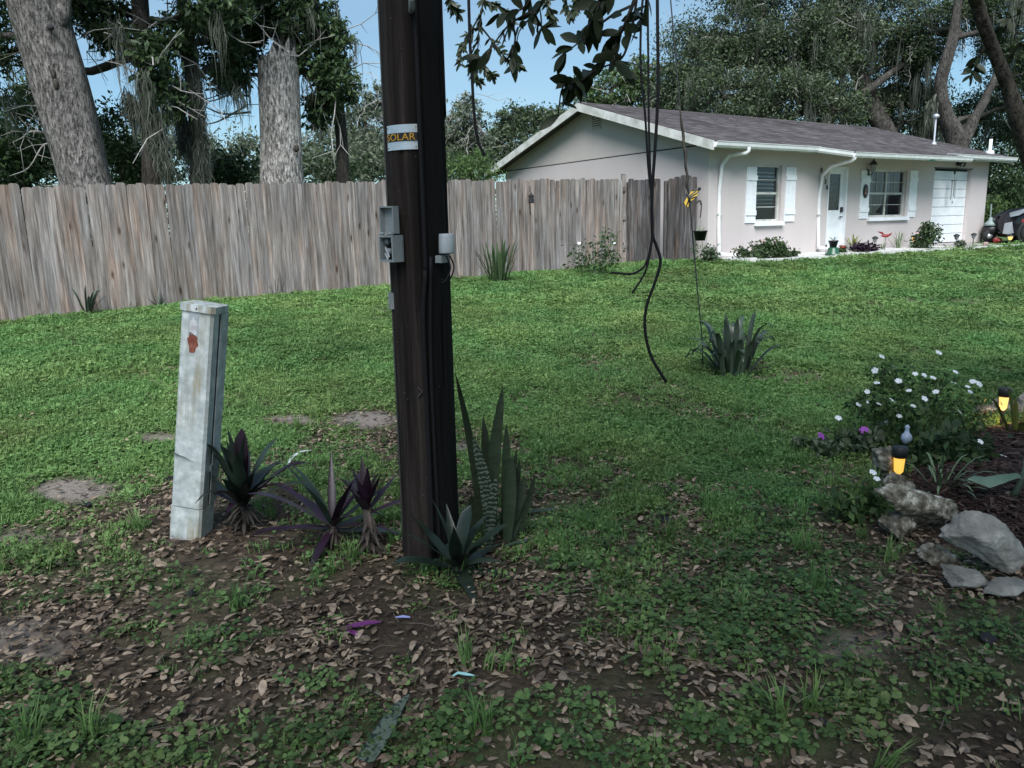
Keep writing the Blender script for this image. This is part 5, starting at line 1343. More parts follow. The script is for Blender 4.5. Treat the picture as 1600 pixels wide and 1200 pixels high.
MB().tube(smooth_path([at(1503, 232, 29), at(1520, 190, 29), at(1540, 155, 29.2), at(1560, 110, 29.5)], 4), [.20]*5 + [.16]*4 + [.12]*4, 10).build('limb', M['bark_oak'], lo, True)
MB().tube(smooth_path([at(1290, 178, 30.6), at(1330, 158, 31), at(1365, 135, 31.2), at(1400, 108, 31.4), at(1430, 90, 31.5)], 4), list(np.linspace(.24, .08, 17)), 9).build('bough', M['bark_oak'], bpy.data.objects['live_oak.001'], True)
rng = np.random.default_rng(9)
o = link('moss', moss_mesh('moss', np.array([at(1456+rng.uniform(-3, 4), 155+rng.uniform(-2, 14), 28.4) for _ in range(9)]) - np.array(lo.location), rng, (.5, 1.1), 16, .028, .06), lo); o['kind'] = 'stuff'
for k, (px, py, r1, r2, Y, n_, mt, lb_) in enumerate(((1570, 290, 52, 70, 33, 5200, ['leaf_dark'], 'dark undergrowth shrub filling the gap right of the garage'), (1640, 300, 60, 80, 36, 3000, ['leaf_dark'], 'dark undergrowth shrub behind the parked car'), (1400, 215, 110, 40, 38, 5200, ['leaf_dark'], 'dark low thicket behind the middle of the roof'), (1200, 200, 130, 40, 38, 5200, ['leaf_dark'], 'dark low thicket behind the left half of the roof'), (1550, 210, 90, 60, 40, 4200, ['leaf_dark'], 'dark low thicket beyond the garage'), (1010, 220, 100, 40, 42, 3200, ['leaf_dark', 'leaf_mid'], 'dark low thicket behind the roof peak'))):
    shrub('thicket_shrub', lb_, px, py, Y, r1, r2, n_, .24, mt, 90+k, 'undergrowth behind the house')
shrub('ligustrum_shrub', 'green layered shrub beside the car nose', 1553, 322, 29.5, 22, 16, 1500, .16, ['leaf_mid', 'leaf_light'], 99)

FOL[:] = [1.0, 1.0]
# ------------------------------------------------------------------ the oak that overhangs the road side
ob = gp(1735, 640)
otk = [ob - np.array([0, 0, .2]), at(1700, 520, 6.3), at(1650, 360, 6.2), at(1602, 225, 6.0), at(1572, 130, 5.9), at(1541, 50, 5.8), at(1512, -40, 5.6), at(1420, -330, 4.6), np.array([2.2, 1.4, 5.6])]
oc = [(np.array(c), np.array(r)) for c, r in (((3.4, 1.2, 5.4), (2.2, 1.6, .9)), ((.8, -.6, 5.2), (2.2, 1.5, .9)), ((4.6, -1.2, 5.4), (2.2, 1.8, 1.0)), ((2.0, -2.6, 5.8), (2.6, 1.8, 1.1)), ((-1.8, -1.8, 5.6), (2.2, 1.5, .9)), ((6.0, 3.0, 5.8), (1.8, 1.6, .9)), ((.2, 1.6, 5.2), (1.4, .9, .5)))]
oak_t = tree('overhanging_oak', 'dark oak trunk and limb slanting in over the flower bed', ob, otk, [.17, .12, .08, .062, .048, .043, .042, .042, .036], oc, 13000, .20, ['leaf_dark', 'leaf_oak'], 101, 'bark_dark', sub=40, tight=.24, twigs=6)
def spray(paths, Y, leaf, mat, n_per, seed, aspect=.42, tw=.006):
    rng = np.random.default_rng(seed); org_ = np.array(oak_t.location)
    for path in paths:
        P_ = smooth_path([at(x, y, Y + rng.uniform(-.12, .12)) for x, y in path], 5)
        tg = MB().tube(P_, list(np.linspace(tw, tw*.35, len(P_))), 5).build('twig', M['bark_dark'], oak_t, True)
        for k in range(n_per):
            i = rng.integers(len(P_)//4, len(P_)); q = P_[i]; d = nrm(nrm(P_[i]-P_[i-1]) + rng.normal(size=3)*.9 + np.array([0, 0, -.2])); l_ = leaf*rng.uniform(.7, 1.2); w = l_*aspect/2
            n_ = 5; pts = []; ws = []
            for j in range(n_+1):
                t_ = j/n_; pts.append(q + d*l_*t_ + np.array([0, 0, -.15*l_*t_*t_])); ws.append(w*max(.08, math.sin(math.pi*min(.97, .12 + .84*t_**1.2))))
            MB().blade(pts, ws, nrm(rng.normal(size=3) + np.array([0, -1.2, .3])), .15).build('leaf', M[mat], tg, True)
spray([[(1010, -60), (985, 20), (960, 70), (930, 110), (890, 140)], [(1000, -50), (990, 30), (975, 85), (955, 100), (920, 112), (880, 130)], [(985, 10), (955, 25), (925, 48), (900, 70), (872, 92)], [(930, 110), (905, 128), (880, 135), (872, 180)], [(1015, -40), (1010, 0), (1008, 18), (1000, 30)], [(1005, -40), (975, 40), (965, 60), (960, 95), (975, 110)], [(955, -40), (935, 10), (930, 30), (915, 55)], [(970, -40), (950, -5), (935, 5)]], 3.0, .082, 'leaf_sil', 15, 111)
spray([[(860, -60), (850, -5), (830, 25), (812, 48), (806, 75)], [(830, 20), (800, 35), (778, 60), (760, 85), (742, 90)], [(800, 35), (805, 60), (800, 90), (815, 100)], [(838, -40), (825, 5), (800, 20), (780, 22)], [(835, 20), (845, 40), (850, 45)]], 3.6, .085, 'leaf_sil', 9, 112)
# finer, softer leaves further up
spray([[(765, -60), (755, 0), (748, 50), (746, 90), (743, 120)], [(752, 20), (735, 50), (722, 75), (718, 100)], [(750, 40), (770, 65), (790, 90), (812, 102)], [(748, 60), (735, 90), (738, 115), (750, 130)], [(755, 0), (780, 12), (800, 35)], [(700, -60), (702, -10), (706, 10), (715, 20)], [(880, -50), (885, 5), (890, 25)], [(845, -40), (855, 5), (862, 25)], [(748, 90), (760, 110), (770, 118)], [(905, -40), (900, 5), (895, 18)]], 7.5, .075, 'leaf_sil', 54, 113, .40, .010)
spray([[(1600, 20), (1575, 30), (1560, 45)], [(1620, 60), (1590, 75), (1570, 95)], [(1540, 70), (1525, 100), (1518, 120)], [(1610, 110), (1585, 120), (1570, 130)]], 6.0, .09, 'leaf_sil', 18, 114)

# unseen trees added behind the camera to keep light off the near ground
def back_tree(x, y, h, r, n, label, seed):
    b_ = gz(x, y); rng = np.random.default_rng(seed)
    cl = [(np.array([x + rng.uniform(-1, 1)*r*.6, y + rng.uniform(-1, 1)*r*.5, h*(.45 + .5*rng.random())]), np.array([r*.55, r*.5, h*.2])) for _ in range(7)]
    tree('added_shade_oak', label, b_, [b_, b_ + np.array([.2, .1, h*.4]), b_ + np.array([.1, .3, h*.8])], [.3, .22, .1], cl, n, .34, ['leaf_dark', 'leaf_oak'], seed, 'bark_dark', 'added shade oaks behind the camera', sub=26, tight=.26)
for k, (x, y, h, r) in enumerate(((5.0, -7.5, 8.5, 4.0), (0.5, -9.5, 8.0, 4.0), (9.5, -4.5, 8.0, 3.8))):
    back_tree(x, y, h, r, 7000, ('tall oak added behind the camera to shade the right foreground', 'tall oak added behind the camera to shade the middle foreground', 'tall oak added out of view to shade the flower bed side')[k], 120+k)

# ------------------------------------------------------------------ stones, flower bed and garden lamps
def rock(px, py, wpx, hpx, mat, label, seed, depth=.7, tilt=0.0, lift=0.0, flat_=0.0, group='stones edging the flower bed', name='border_stone'):
    g = gp(px, py); s_ = 1/ppm(g); rng = np.random.default_rng(seed)
    w, h = wpx*s_*1.12, hpx*s_*1.16; d = max(w, h)*depth
    bm = bmesh.new(); bmesh.ops.create_icosphere(bm, subdivisions=5, radius=1.0)
    pl = [(nrm(rng.normal(size=3)), rng.uniform(.42, .78)) for _ in range(15)]
    ph = rng.uniform(0, 6, 9)
    for v in bm.verts:
        p = np.array(v.co); 
        for nn, dd in pl:
            e = p @ nn - dd
            if e > 0: p = p - nn*e*.97
        q_ = Vector(p) + Vector((seed*3.1, seed*1.7, 0.3*seed))
        rgh = 1.0 if mat != 'rock_grey' else .45
        cell = mnoise.voronoi(q_*5.5)[0][0]
        p = p*(1 + rgh*(.16*mnoise.noise(q_*2.2) + .10*mnoise.noise(q_*5.5) + .05*mnoise.noise(q_*13) - .10*max(0, .28-cell)/.28))
        p = p*(1 + .05*math.sin(5*p[0]+ph[0])*math.sin(6*p[1]+ph[1]) + .035*math.sin(11*p[2]+ph[2])*math.sin(9*p[0]+ph[3]) + .02*math.sin(23*p[1]+ph[4])*math.sin(19*p[2]+ph[5]) + .03*math.sin(31*p[0]+ph[6])*math.sin(27*p[1]+ph[7])*math.sin(29*p[2]+ph[8]) + rng.normal()*.010)
        v.co = p
    R_ = Matrix.Rotation(tilt, 3, 'Y')
    mnz = 1e9
    for v in bm.verts:
        q = R_ @ Vector((v.co[0]*w*.56, v.co[1]*d*.55, v.co[2]*h*.56)); v.co = q; mnz = min(mnz, q[2])
    me = bpy.data.meshes.new(name); bm.to_mesh(me); bm.free(); me.materials.append(M[mat]); me.polygons.foreach_set('use_smooth', [True]*len(me.polygons))
    o = link(name, me); o.location = (g[0], g[1] + d*.3, g[2] - mnz - h*.08 + lift)
    tag(o, label, 'stone', group); return o
rock(1386, 758, 42, 66, 'rock_lime', 'upright pale pitted limestone at the foot of the lit garden lamp', 201)
rock(1398, 794, 62, 58, 'rock_lime', 'knobbly limestone between the lamp and the long slab', 202)
rock(1408, 846, 62, 44, 'rock_lime', 'mossy limestone tucked under the long flat slab', 203)
rock(1442, 842, 128, 60, 'rock_lime', 'long flat pitted limestone slab bridging two lower stones', 204, .5, .10, .05)
rock(1470, 890, 52, 44, 'rock_lime', 'small dark limestone left of the big grey slab', 205)
rock(1548, 910, 132, 82, 'rock_grey', 'big smooth grey angular slab leaning at the bed corner', 206, .45, .42, .03)
rock(1520, 928, 82, 40, 'rock_grey', 'low blue-grey stone under the big angular slab', 207, .6, .25)
rock(1582, 938, 74, 30, 'rock_grey', 'flat grey stone half buried at the bed corner', 208, .6)
rock(1574, 652, 54, 26, 'rock_lime', 'rounded limestone lit orange by the rear garden lamp', 209)
rock(1538, 655, 40, 18, 'rock_lime', 'low limestone beside the rear garden lamp', 210)
rock(1606, 650, 40, 42, 'rock_grey', 'tall grey stone behind the yellow strap plant', 211)

bed_px = [(1416, 765), (1430, 735), (1470, 705), (1520, 680), (1560, 668), (1640, 655), (1760, 690), (1800, 800), (1720, 900), (1600, 880), (1540, 845), (1480, 815), (1440, 800)]
bp_ = [gp(x, y) for x, y in bed_px]; bc_ = np.mean(bp_, 0)
b = MB(); n = len(bp_); rings = [1.0, .75, .5, .25]
vs = []
for k, rr_ in enumerate(rings):
    for p in bp_:
        q = bc_ + (p-bc_)*rr_; z = float(tz(q[0], q[1])); vs.append((q[0], q[1], z + (-.01, .05, .075, .085)[k]))
vs.append((bc_[0], bc_[1], float(tz(bc_[0], bc_[1])) + .09))
fs = [(k*n+i, k*n+(i+1) % n, (k+1)*n+(i+1) % n, (k+1)*n+i) for k in range(3) for i in range(n)] + [(3*n+i, 3*n+(i+1) % n, 4*n) for i in range(n)]
M['bed'] = nmat('mulch_soil', [(0.3, (0.012, 0.008, 0.007)), (0.7, (0.045, 0.028, 0.024))], 25, .95, bs=.8, bscale=40, bdist=.03)
bed = tag(b.add(vs, fs).build('flower_bed', M['bed'], None, True), kind='structure')
rng = np.random.default_rng(77); cnt = 6500
tt = rng.random((cnt, 2)); ii = rng.integers(0, n, cnt); bpa = np.array(bp_); s0 = np.sqrt(tt[:, 0])*.98
edge_ = bpa[ii]*(1-tt[:, 1:]) + bpa[(ii+1) % n]*tt[:, 1:]; Pm = bc_ + (edge_-bc_)*s0[:, None]
Pm[:, 2] = tz(Pm[:, 0], Pm[:, 1]) + np.interp(s0, [.25, .5, .75, 1], [.085, .075, .05, -.005]) + .008 + rng.random(cnt)*.015
L_ = rng.uniform(.03, .11, cnt); a_ = rng.uniform(0, 6.28, cnt); ax = np.stack([np.cos(a_), np.sin(a_), rng.normal(size=cnt)*.15], 1); sd = np.stack([-np.sin(a_), np.cos(a_), rng.normal(size=cnt)*.3], 1)
w_ = rng.uniform(.003, .009, cnt)[:, None]
V_ = np.stack([Pm - ax*L_[:, None]/2 - sd*w_, Pm + ax*L_[:, None]/2 - sd*w_*.5, Pm + ax*L_[:, None]/2 + sd*w_*.5, Pm - ax*L_[:, None]/2 + sd*w_], 1).reshape(-1, 3)
o = link('mulch', fast_mesh('mulch', V_, np.arange(4*cnt).reshape(-1, 4), M['mulch'])); tag(o, 'dark brown shredded bark mulch over the flower bed', 'mulch', kind='stuff')

def solar_lamp(px, py, h, label, glow, sq=True, r=.034, power=0.0):
    g = gp(px, py); t = thing('garden_lamp', g, label, 'lamp', 'solar lamps in the garden')
    top = g + np.array([0, 0, h])
    MB().lathe([(.002, -.04), (.012, 0), (.012, h-.155)], 8, g).build('stake', M['black'], t, True)
    if sq:
        MB().lathe([(.012, h-.16), (.024, h-.145), (.030, h-.062), (.030, h-.055)], 12, g).build('lens', M[glow], t, True)
        MB().lathe([(.037, h-.062), (.041, h-.058), (.042, h-.004), (.038, h), (0, h)], 12, g).build('cap', M['black'], t, True)
    else:
        MB().lathe([(.014, h-.16), (.04, h-.145), (.062, h-.075), (.064, h-.06)], 8, g).build('lens', M[glow], t, True)
        MB().lathe([(.085, h-.062), (.088, h-.055), (.055, h-.02), (.012, h), (0, h)], 10, g).build('cap', M['black'], t, True)
    if power > 0:
        ld = bpy.data.lights.new('lamp_bulb', 'POINT'); ld.energy = power; ld.color = (1, .55, .18); ld.shadow_soft_size = .03
        lo_ = bpy.data.objects.new('lamp_bulb', ld); COL.objects.link(lo_); lo_.parent = t; lo_.location = (0, -.0, h-.19)
    return t
solar_lamp(1402, 760, .235, 'black garden lamp glowing amber at the corner of the rock border', 'lamp_glow')
solar_lamp(1564, 668, .29, 'black garden lamp glowing yellow among the rear bed stones', 'lamp_pale', power=.9)
solar_lamp(1427, 387, .34, 'lit amber path lamp left of the rose bush', 'lamp_pale', False)
solar_lamp(1577, 388, .38, 'lit amber path lamp before the parked car', 'lamp_pale', False)
solar_lamp(1366, 391, .36, 'unlit path lamp behind the purple ground plants', 'lamp_off', False)
solar_lamp(1493, 389, .40, 'unlit path lamp before the garage door beside the ball plant', 'lamp_off', False)
solar_lamp(1520, 384, .36, 'unlit path lamp before the garage corner', 'lamp_off', False)
g = gp(1290, 400); t = thing('garden_stake', g, 'short thin black stake left of the green stand', 'stake'); MB().lathe([(.006, -.03), (.008, .2), (.02, .22), (.02, .26), (0, .27)], 8, g).build('rod', M['black'], t, True)

# small glass ornament
g = gp(1414, 715); t = thing('glass_ornament', g, 'pale blue glass ornament on a stake behind the amber lamp', 'ornament')
MB().lathe([(.004, -.03), (.004, .10)], 6, g).build('stake', M['black'], t)
MB().lathe([(.006, .09), (.022, .10), (.034, .125), (.030, .15), (.016, .165), (.012, .19), (.016, .20), (.008, .215), (0, .217)], 14, g).build('bulb', M['glass_blue'], t, True)

# ------------------------------------------------------------------ flowering bushes
def flower(parent, c, r, mat, rng, n=5):
    nn = nrm(np.array([rng.normal()*.4, -.6 + rng.normal()*.3, 1 + rng.normal()*.3])); a = nrm(np.cross(nn, [0, 0, 1.]) + 1e-4); bb = np.cross(nn, a); b = MB()
    for k in range(n):
        th_ = 2*math.pi*k/n; d = a*math.cos(th_) + bb*math.sin(th_); e = -a*math.sin(th_) + bb*math.cos(th_)
        o_ = len(b.v); b.v += [tuple(c), tuple(c + d*r*.55 - e*r*.46 + nn*r*.12), tuple(c + d*r - e*r*.34), tuple(c + d*r + e*r*.34), tuple(c + d*r*.55 + e*r*.46 + nn*r*.12)]; b.f.append((o_, o_+1, o_+2, o_+3, o_+4))
    b.build('flower', M[mat], parent)
def flower_bush(px, py, label, cl_px, n, leaf, fl_px, seed, mat='petal', lm=('leaf_dark', 'leaf_mid'), fr=.026, name='periwinkle', nst=7):
    g = gp(px, py); rng = np.random.default_rng(seed); t = thing(name, g, label, 'plant')
    cl = [ck(x, y, g[1] + dy, rx, ry) for x, y, dy, rx, ry in cl_px]
    P, subs = clump_points(cl, n, rng, 18, .24); P[:, 2] = np.maximum(P[:, 2], g[2] + .015)
    rng.shuffle(P)
    for mt, pp in zip(lm, np.array_split(P, len(lm))):
        o = link('foliage', leaves_mesh('foliage', pp - g, leaf, M[mt], rng, .5, .1), t); o['kind'] = 'stuff'
    allc = np.concatenate(subs)
    for k in range(nst):
        q = allc[rng.integers(len(allc))]; MB().tube(limb_pts(g + np.array([rng.normal()*.03, rng.normal()*.03, 0]), q, rng, .15, 3), .005, 5).build('stem', M['leaf_dark'], t, True)
    for x, y in fl_px: flower(t, at(x, y, g[1] + rng.uniform(-.12, .08)), fr*rng.uniform(.8, 1.15), mat, rng)
    return t
flower_bush(1420, 700, 'bushy periwinkle covered in white flowers beside the rock border', [(1390, 630, .1, 60, 34), (1440, 600, .25, 60, 36), (1350, 640, .1, 34, 30), (1460, 660, .1, 60, 34), (1410, 672, 0, 50, 26), (1390, 585, .3, 30, 20), (1500, 640, .3, 40, 30)], 2100, .046,
    [(1467, 551), (1378, 557), (1367, 579), (1370, 598), (1404, 595), (1355, 612), (1394, 625), (1372, 630), (1427, 634), (1444, 586), (1458, 590), (1493, 581), (1430, 584), (1382, 660), (1500, 644), (1355, 628), (1490, 598), (1445, 623), (1342, 632), (1516, 612), (1475, 700), (1310, 653), (1520, 596), (1436, 691), (1469, 687), (1405, 650), (1530, 600), (1512, 604), (1462, 612), (1420, 610)], 301, 'petal', ('leaf_mid', 'leaf_light'), .0215)
flower_bush(1300, 712, 'low spreading plant with purple flowers left of the periwinkle', [(1290, 700, 0, 44, 16), (1340, 690, .1, 40, 18), (1255, 705, .1, 30, 12)], 900, .06, [(1284, 682), (1350, 672)], 302, 'purple', ('leaf_pale', 'leaf_mid'), .032, 'purple_flowering_plant', 4)
flower_bush(1500, 740, 'leafy weed patch in the shade of the bed before the mulch', [(1490, 700, .1, 50, 26), (1510, 720, 0, 36, 20), (1440, 720, .1, 30, 20)], 900, .075, [(1437, 750), (1567, 712), (1532, 690)], 303, 'petal', ('leaf_dark', 'leaf_mid'), .02, 'bed_plant', 4)
flower_bush(1340, 815, 'leafy green weed left of the rock border', [(1320, 790, 0, 30, 20), (1350, 775, .1, 30, 18), (1370, 790, .05, 18, 16)], 380, .055, [(1364, 738), (1370, 748)], 304, 'petal', ('leaf_mid', 'leaf_light'), .02, 'low_weed', 4)
flower_bush(930, 430, 'loose leafy bush with open twigs against the fence left of the gate', [(915, 398, 0, 28, 22), (945, 385, .05, 24, 26), (925, 415, 0, 34, 16), (955, 405, 0, 16, 16)], 620, .075, [(905, 380), (960, 380)], 305, 'petal', ('leaf_mid', 'leaf_dark'), .03, 'fence_bush', 9)
flower_bush(1200, 405, 'rounded green bush with small blooms under the left window', [(1200, 388, 0, 28, 14), (1185, 392, .0, 18, 12), (1216, 392, 0, 16, 12), (1200, 400, 0, 26, 8)], 1500, .09, [(1192, 376), (1210, 378), (1182, 384)], 306, 'pink', ('leaf_mid', 'leaf_dark'), .04, 'window_bush', 6)
flower_bush(1160, 407, 'sparse twiggy plant between the downspout and the window bush', [(1158, 396, 0, 14, 10), (1172, 398, 0, 10, 8)], 260, .08, [], 307, 'petal', ('leaf_mid', 'leaf_dark'), .03, 'twiggy_plant', 7)
flower_bush(1104, 410, 'dry twiggy bush in the corner where the fence meets the house', [(1104, 396, -.2, 16, 14), (1112, 402, -.2, 12, 8)], 420, .08, [], 308, 'petal', ('leaf_oak', 'leaf_dark'), .03, 'corner_bush', 10)
flower_bush(1236, 404, 'small leafy tuft right of the window bush', [(1236, 398, 0, 10, 6)], 160, .08, [], 309, 'petal', ('leaf_mid', 'leaf_dark'), .03, 'small_tuft', 3)
flower_bush(1450, 388, 'tall rose bush between the second window and the garage door', [(1448, 372, 0, 18, 16), (1455, 362, 0, 14, 14), (1440, 380, 0, 16, 10), (1446, 355, 0, 6, 8)], 1300, .09, [(1445, 352), (1434, 364), (1457, 358)], 310, 'pink', ('leaf_dark', 'leaf_mid'), .045, 'rose_bush', 7)
flower_bush(1346, 394, 'dark purple ground plant nearest the red flower', [(1344, 388, 0, 13, 6)], 420, .10, [], 311, 'purple', ('oyster_purple', 'oyster_purple'), .03, 'purple_ground_plant', 3)
flower_bush(1361, 393, 'dark purple ground plant below the unlit lamp', [(1361, 388, 0, 9, 5)], 300, .10, [], 312, 'purple', ('oyster_purple', 'oyster_purple'), .03, 'purple_ground_plant', 3)
flower_bush(1318, 395, 'red-flowered plant beside the green stand', [(1317, 391, 0, 7, 4)], 150, .08, [(1316, 385), (1319, 388), (1315, 389)], 313, 'red', ('leaf_mid', 'leaf_dark'), .085, 'red_flower', 2)
flower_bush(1500, 388, 'pale ball-shaped plant behind an unlit path lamp', [(1500, 382, .1, 6, 6)], 500, .07, [], 314, 'petal', ('leaf_pale', 'leaf_oak'), .03, 'ball_plant', 2)

# ------------------------------------------------------------------ small things along the house front
g = gp(1301, 400); t = thing('plant_stand', g, 'green glazed garden stand carrying a black pot by the front door', 'plant stand')
MB().lathe([(0, 0), (.17, 0), (.175, .05), (.13, .09), (.12, .17), (.10, .20), (0, .20)], 16, g).build('base', M['green_paint'], t, True)
t = thing('flower_pot', g + np.array([0, 0, .20]), 'black flower pot with a sprouting plant on the green stand', 'pot')
MB().lathe([(0, 0), (.075, 0), (.10, .13), (.115, .13), (.115, .16), (.10, .16), (.09, .14), (0, .14)], 14, g + np.array([0, 0, .2])).build('pot', M['black'], t, True)
for k in range(7):
    a = k*.9; leaf_at(t, g + np.array([0, 0, .34]), (math.cos(a)*.7, math.sin(a)*.7, .7), .22, .012, 'spider', .6, n=5)
g = gp(1382, 392); t = thing('bird_pick', g, 'red metal bird on a thin stick before the second window', 'ornament')
MB().tube([g, g + np.array([0, 0, .36])], .006, 5).build('stick', M['black'], t)
c = g + np.array([0, 0, .38]); MB().tube([c + _r2*.13 + _u2*.03, c + _r2*.05, c - _r2*.05, c - _r2*.12], [.012, .04, .035, .01], 8).build('body', M['red'], t, True)
for s_ in (-1, 1): MB().prism([c, c - _r2*.10 + np.array([0, -.02*s_, .10]), c - _r2*.20 + np.array([0, .05*s_, .11]), c - _r2*.06 + np.array([0, 0, .02])], (0, .008, 0)).build('wing', M['red'], t)
MB().tube([c + _r2*.10 + _u2*.02, c + _r2*.16 + _u2*.07], [.03, .012], 7).build('head', M['red'], t, True)
# pale edging blocks, laid end to end from the corner to the drive
ex = [(1128, 411), (1200, 408), (1290, 403.5), (1370, 399), (1450, 394), (1530, 389.5), (1640, 383)]
ep = [gp(x, y) for x, y in ex]; seg_ = np.concatenate([np.linspace(ep[i], ep[i+1], 12, endpoint=False) for i in range(len(ep)-1)] + [ep[-1:]])
dist = np.concatenate([[0], np.cumsum(np.linalg.norm(np.diff(seg_, axis=0), axis=1))]); Lt = dist[-1]; st = .42
edg = tag(bpy.data.objects.new('garden_edging', None), 'row of pale concrete edging blocks along the house-front bed', 'edging'); COL.objects.link(edg); edg.location = tuple(seg_[0])
em = [MB().mm((-.205, -.07, -.05), (.205, .07, .055 + .012*k)).mesh('edging_block', M['concrete']) for k in range(3)]
for k in range(int(Lt/st)):
    s_ = (k+.5)*st; p = np.array([np.interp(s_, dist, seg_[:, i]) for i in range(3)]); p2 = np.array([np.interp(s_+.1, dist, seg_[:, i]) for i in range(3)]); p[2] = float(tz(p[0], p[1]))
    o = link('edging_block', random.choice(em), edg); o.location = tuple(p - seg_[0]); o.rotation_euler = (random.uniform(-.03, .03), random.uniform(-.03, .03), math.atan2(p2[1]-p[1], p2[0]-p[0]) + random.uniform(-.05, .05))
# beside the garage corner
def on_drive(px, py): 
    p = gp(px, py); return p
g = on_drive(1541, 386); b = rock(1541, 386, 10, 9, 'pink', 'pink-grey stone block at the foot of the garage corner', 221, group='stones by the garage', name='pink_stone')
g = on_drive(1563, 380); rock(1562, 380, 14, 9, 'red', 'dull red bundle lying beside the garden machine', 222, group=None, name='red_bundle')['category'] = 'bundle'
g = on_drive(1548, 379); t = thing('garden_machine', g, 'dark wheeled garden machine with a pale cover beside the garage corner', 'garden machine')
s_ = 1/ppm(g)
MB().tube([g + _r2*-3*s_ + np.array([0, -.02, .19]), g + _r2*-3*s_ + np.array([0, .06, .19])], .19, 16).build('wheel', M['tyre'], t, True)
MB().tube([g + _r2*-3*s_ + np.array([0, -.03, .19]), g + _r2*-3*s_ + np.array([0, -.022, .19])], .08, 12).build('hub', M['rim'], t, True)
MB().lathe([(.10, .20), (.22, .26), (.24, .45), (.12, .55), (0, .56)], 12, g + np.array([.05, .15, 0])).build('engine_body', M['black'], t, True)
MB().lathe([(.20, .50), (.16, .58), (.07, .66), (.05, .74), (0, .76)], 10, g + np.array([0, .1, 0])).build('pale_cover', M['teal'], t, True)
MB().tube([g + np.array([-.02, .1, .7]), g + np.array([-.03, .1, 1.15])], .02, 6).build('handle', M['teal'], t)

# ------------------------------------------------------------------ parked car, nose towards the house
cg = gp(1614, 383); CARZ = cg[2] + .02
fwd = nrm(np.array([-.93, .37, 0])); lft = np.array([-fwd[1], fwd[0], 0])   # nose points left; lft is the car's left
car = thing('parked_car', np.array([cg[0], cg[1], CARZ]) , 'dark parked SUV with silver fog-lamp trim, its nose beyond the garage', 'car')
near = lft if lft @ np.array([0, -1, 0]) > 0 else -lft                       # side towards the road
def cp(x, y, z): return np.array([cg[0], cg[1], CARZ]) + fwd*x - near*(y) + np.array([0, 0, z])   # x ahead of the front axle, y inwards from the near wheel face
CW = 1.82
# body as lofted sections from nose to tail
secs = [(0.84, .42, .50, .78, .60), (0.80, .24, .40, .92, .50), (0.66, .20, .34, 1.00, .30), (0.40, .19, .30, 1.06, .14), (0.0, .19, .30, 1.10, .06), (-.5, .19, .30, 1.14, .04), (-1.0, .19, .30, 1.16, .03), (-2.6, .19, .30, 1.17, .03), (-3.2, .22, .34, 1.14, .06), (-3.55, .36, .5, 1.0, .2)]
vs = []; k = 12
for x, z0_, z1_, z2_, ins in secs:
    for y, z in ((ins+.12, z0_), (ins+.02, z0_+.08), (ins, z1_+.1), (ins-.01, (z1_+z2_)/2), (ins+.03, z2_-.10), (ins+.14, z2_), (CW-ins-.14, z2_), (CW-ins-.03, z2_-.10), (CW-ins+.01, (z1_+z2_)/2), (CW-ins, z1_+.1), (CW-ins-.02, z0_+.08), (CW-ins-.12, z0_)):
        vs.append(cp(x, y-.03, z))
fs = [(i*k+j, i*k+(j+1) % k, (i+1)*k+(j+1) % k, (i+1)*k+j) for i in range(len(secs)-1) for j in range(k)] + [tuple(range(k)), tuple(range((len(secs)-1)*k, len(secs)*k))[::-1]]
bo = MB().add(vs, fs).build('body', M['car_paint'], car, True)
md = bo.modifiers.new('s', 'SUBSURF'); md.levels = 1; md.render_levels = 2
vs = []
for x, z, ins in ((-.85, 1.14, .10), (-1.45, 1.60, .24), (-2.9, 1.66, .26), (-3.45, 1.15, .16)):
    vs += [cp(x, ins, z), cp(x, CW-.06-ins, z)]
for x, z, ins in ((-.80, 1.05, .06), (-1.4, 1.05, .04), (-2.9, 1.05, .04), (-3.5, 1.05, .08)):
    vs += [cp(x, ins, z), cp(x, CW-.06-ins, z)]
MB().add(vs, [(0, 2, 3, 1), (2, 4, 5, 3), (4, 6, 7, 5), (0, 8, 10, 2), (2, 10, 12, 4), (4, 12, 14, 6), (1, 3, 11, 9), (3, 5, 13, 11), (5, 7, 15, 13), (0, 1, 9, 8), (6, 14, 15, 7)]).build('cabin', M['dark'], car)
for x in (0.0, -2.65):
    for y in (0.0, CW-.26):
        Rw = np.stack([fwd, np.array([0, 0, 1.]), -near], 1)
        c = cp(x, y-.05, .34)
        ty = MB().lathe([(.20, 0), (.30, -.005), (.345, .02), (.35, .06), (.35, .16), (.345, .20), (.30, .225), (.20, .22)], 28, c, Rw).build('wheel', M['tyre'], car, True)
        MB().lathe([(.225, -.012), (.235, -.004), (.225, .01)], 24, c, Rw, cap=False).build('rim', M['rim'], ty, True)
        for q in range(5):
            a = q*2*math.pi/5; d1 = fwd*math.cos(a) + np.array([0, 0, 1])*math.sin(a); MB().tube([c + near*.014, c + d1*.22 + near*.010], [.038, .030], 6).build('spoke', M['rim'], ty)
        MB().lathe([(0, -.025), (.05, -.022), (.06, .0)], 12, c, Rw).build('hub', M['rim'], ty, True)
        MB().lathe([(0, .05), (.21, .05)], 20, c, Rw, cap=False).build('brake_disc', M['dark'], ty)
        if y == 0: MB().lathe([(.37, -.014), (.43, -.022), (.44, .01)], 26, c, Rw, cap=False).build('arch_trim', M['black'], car, True)
def patch(name, pts, mat, out=.02): MB().prism([cp(*p) for p in pts], tuple(near*out)).build(name, M[mat], car)
patch('headlight', [(.64, .155, .92), (.30, .03, 1.03), (.20, .02, .99), (.42, .045, .84), (.62, .17, .80)], 'headlamp', .03)
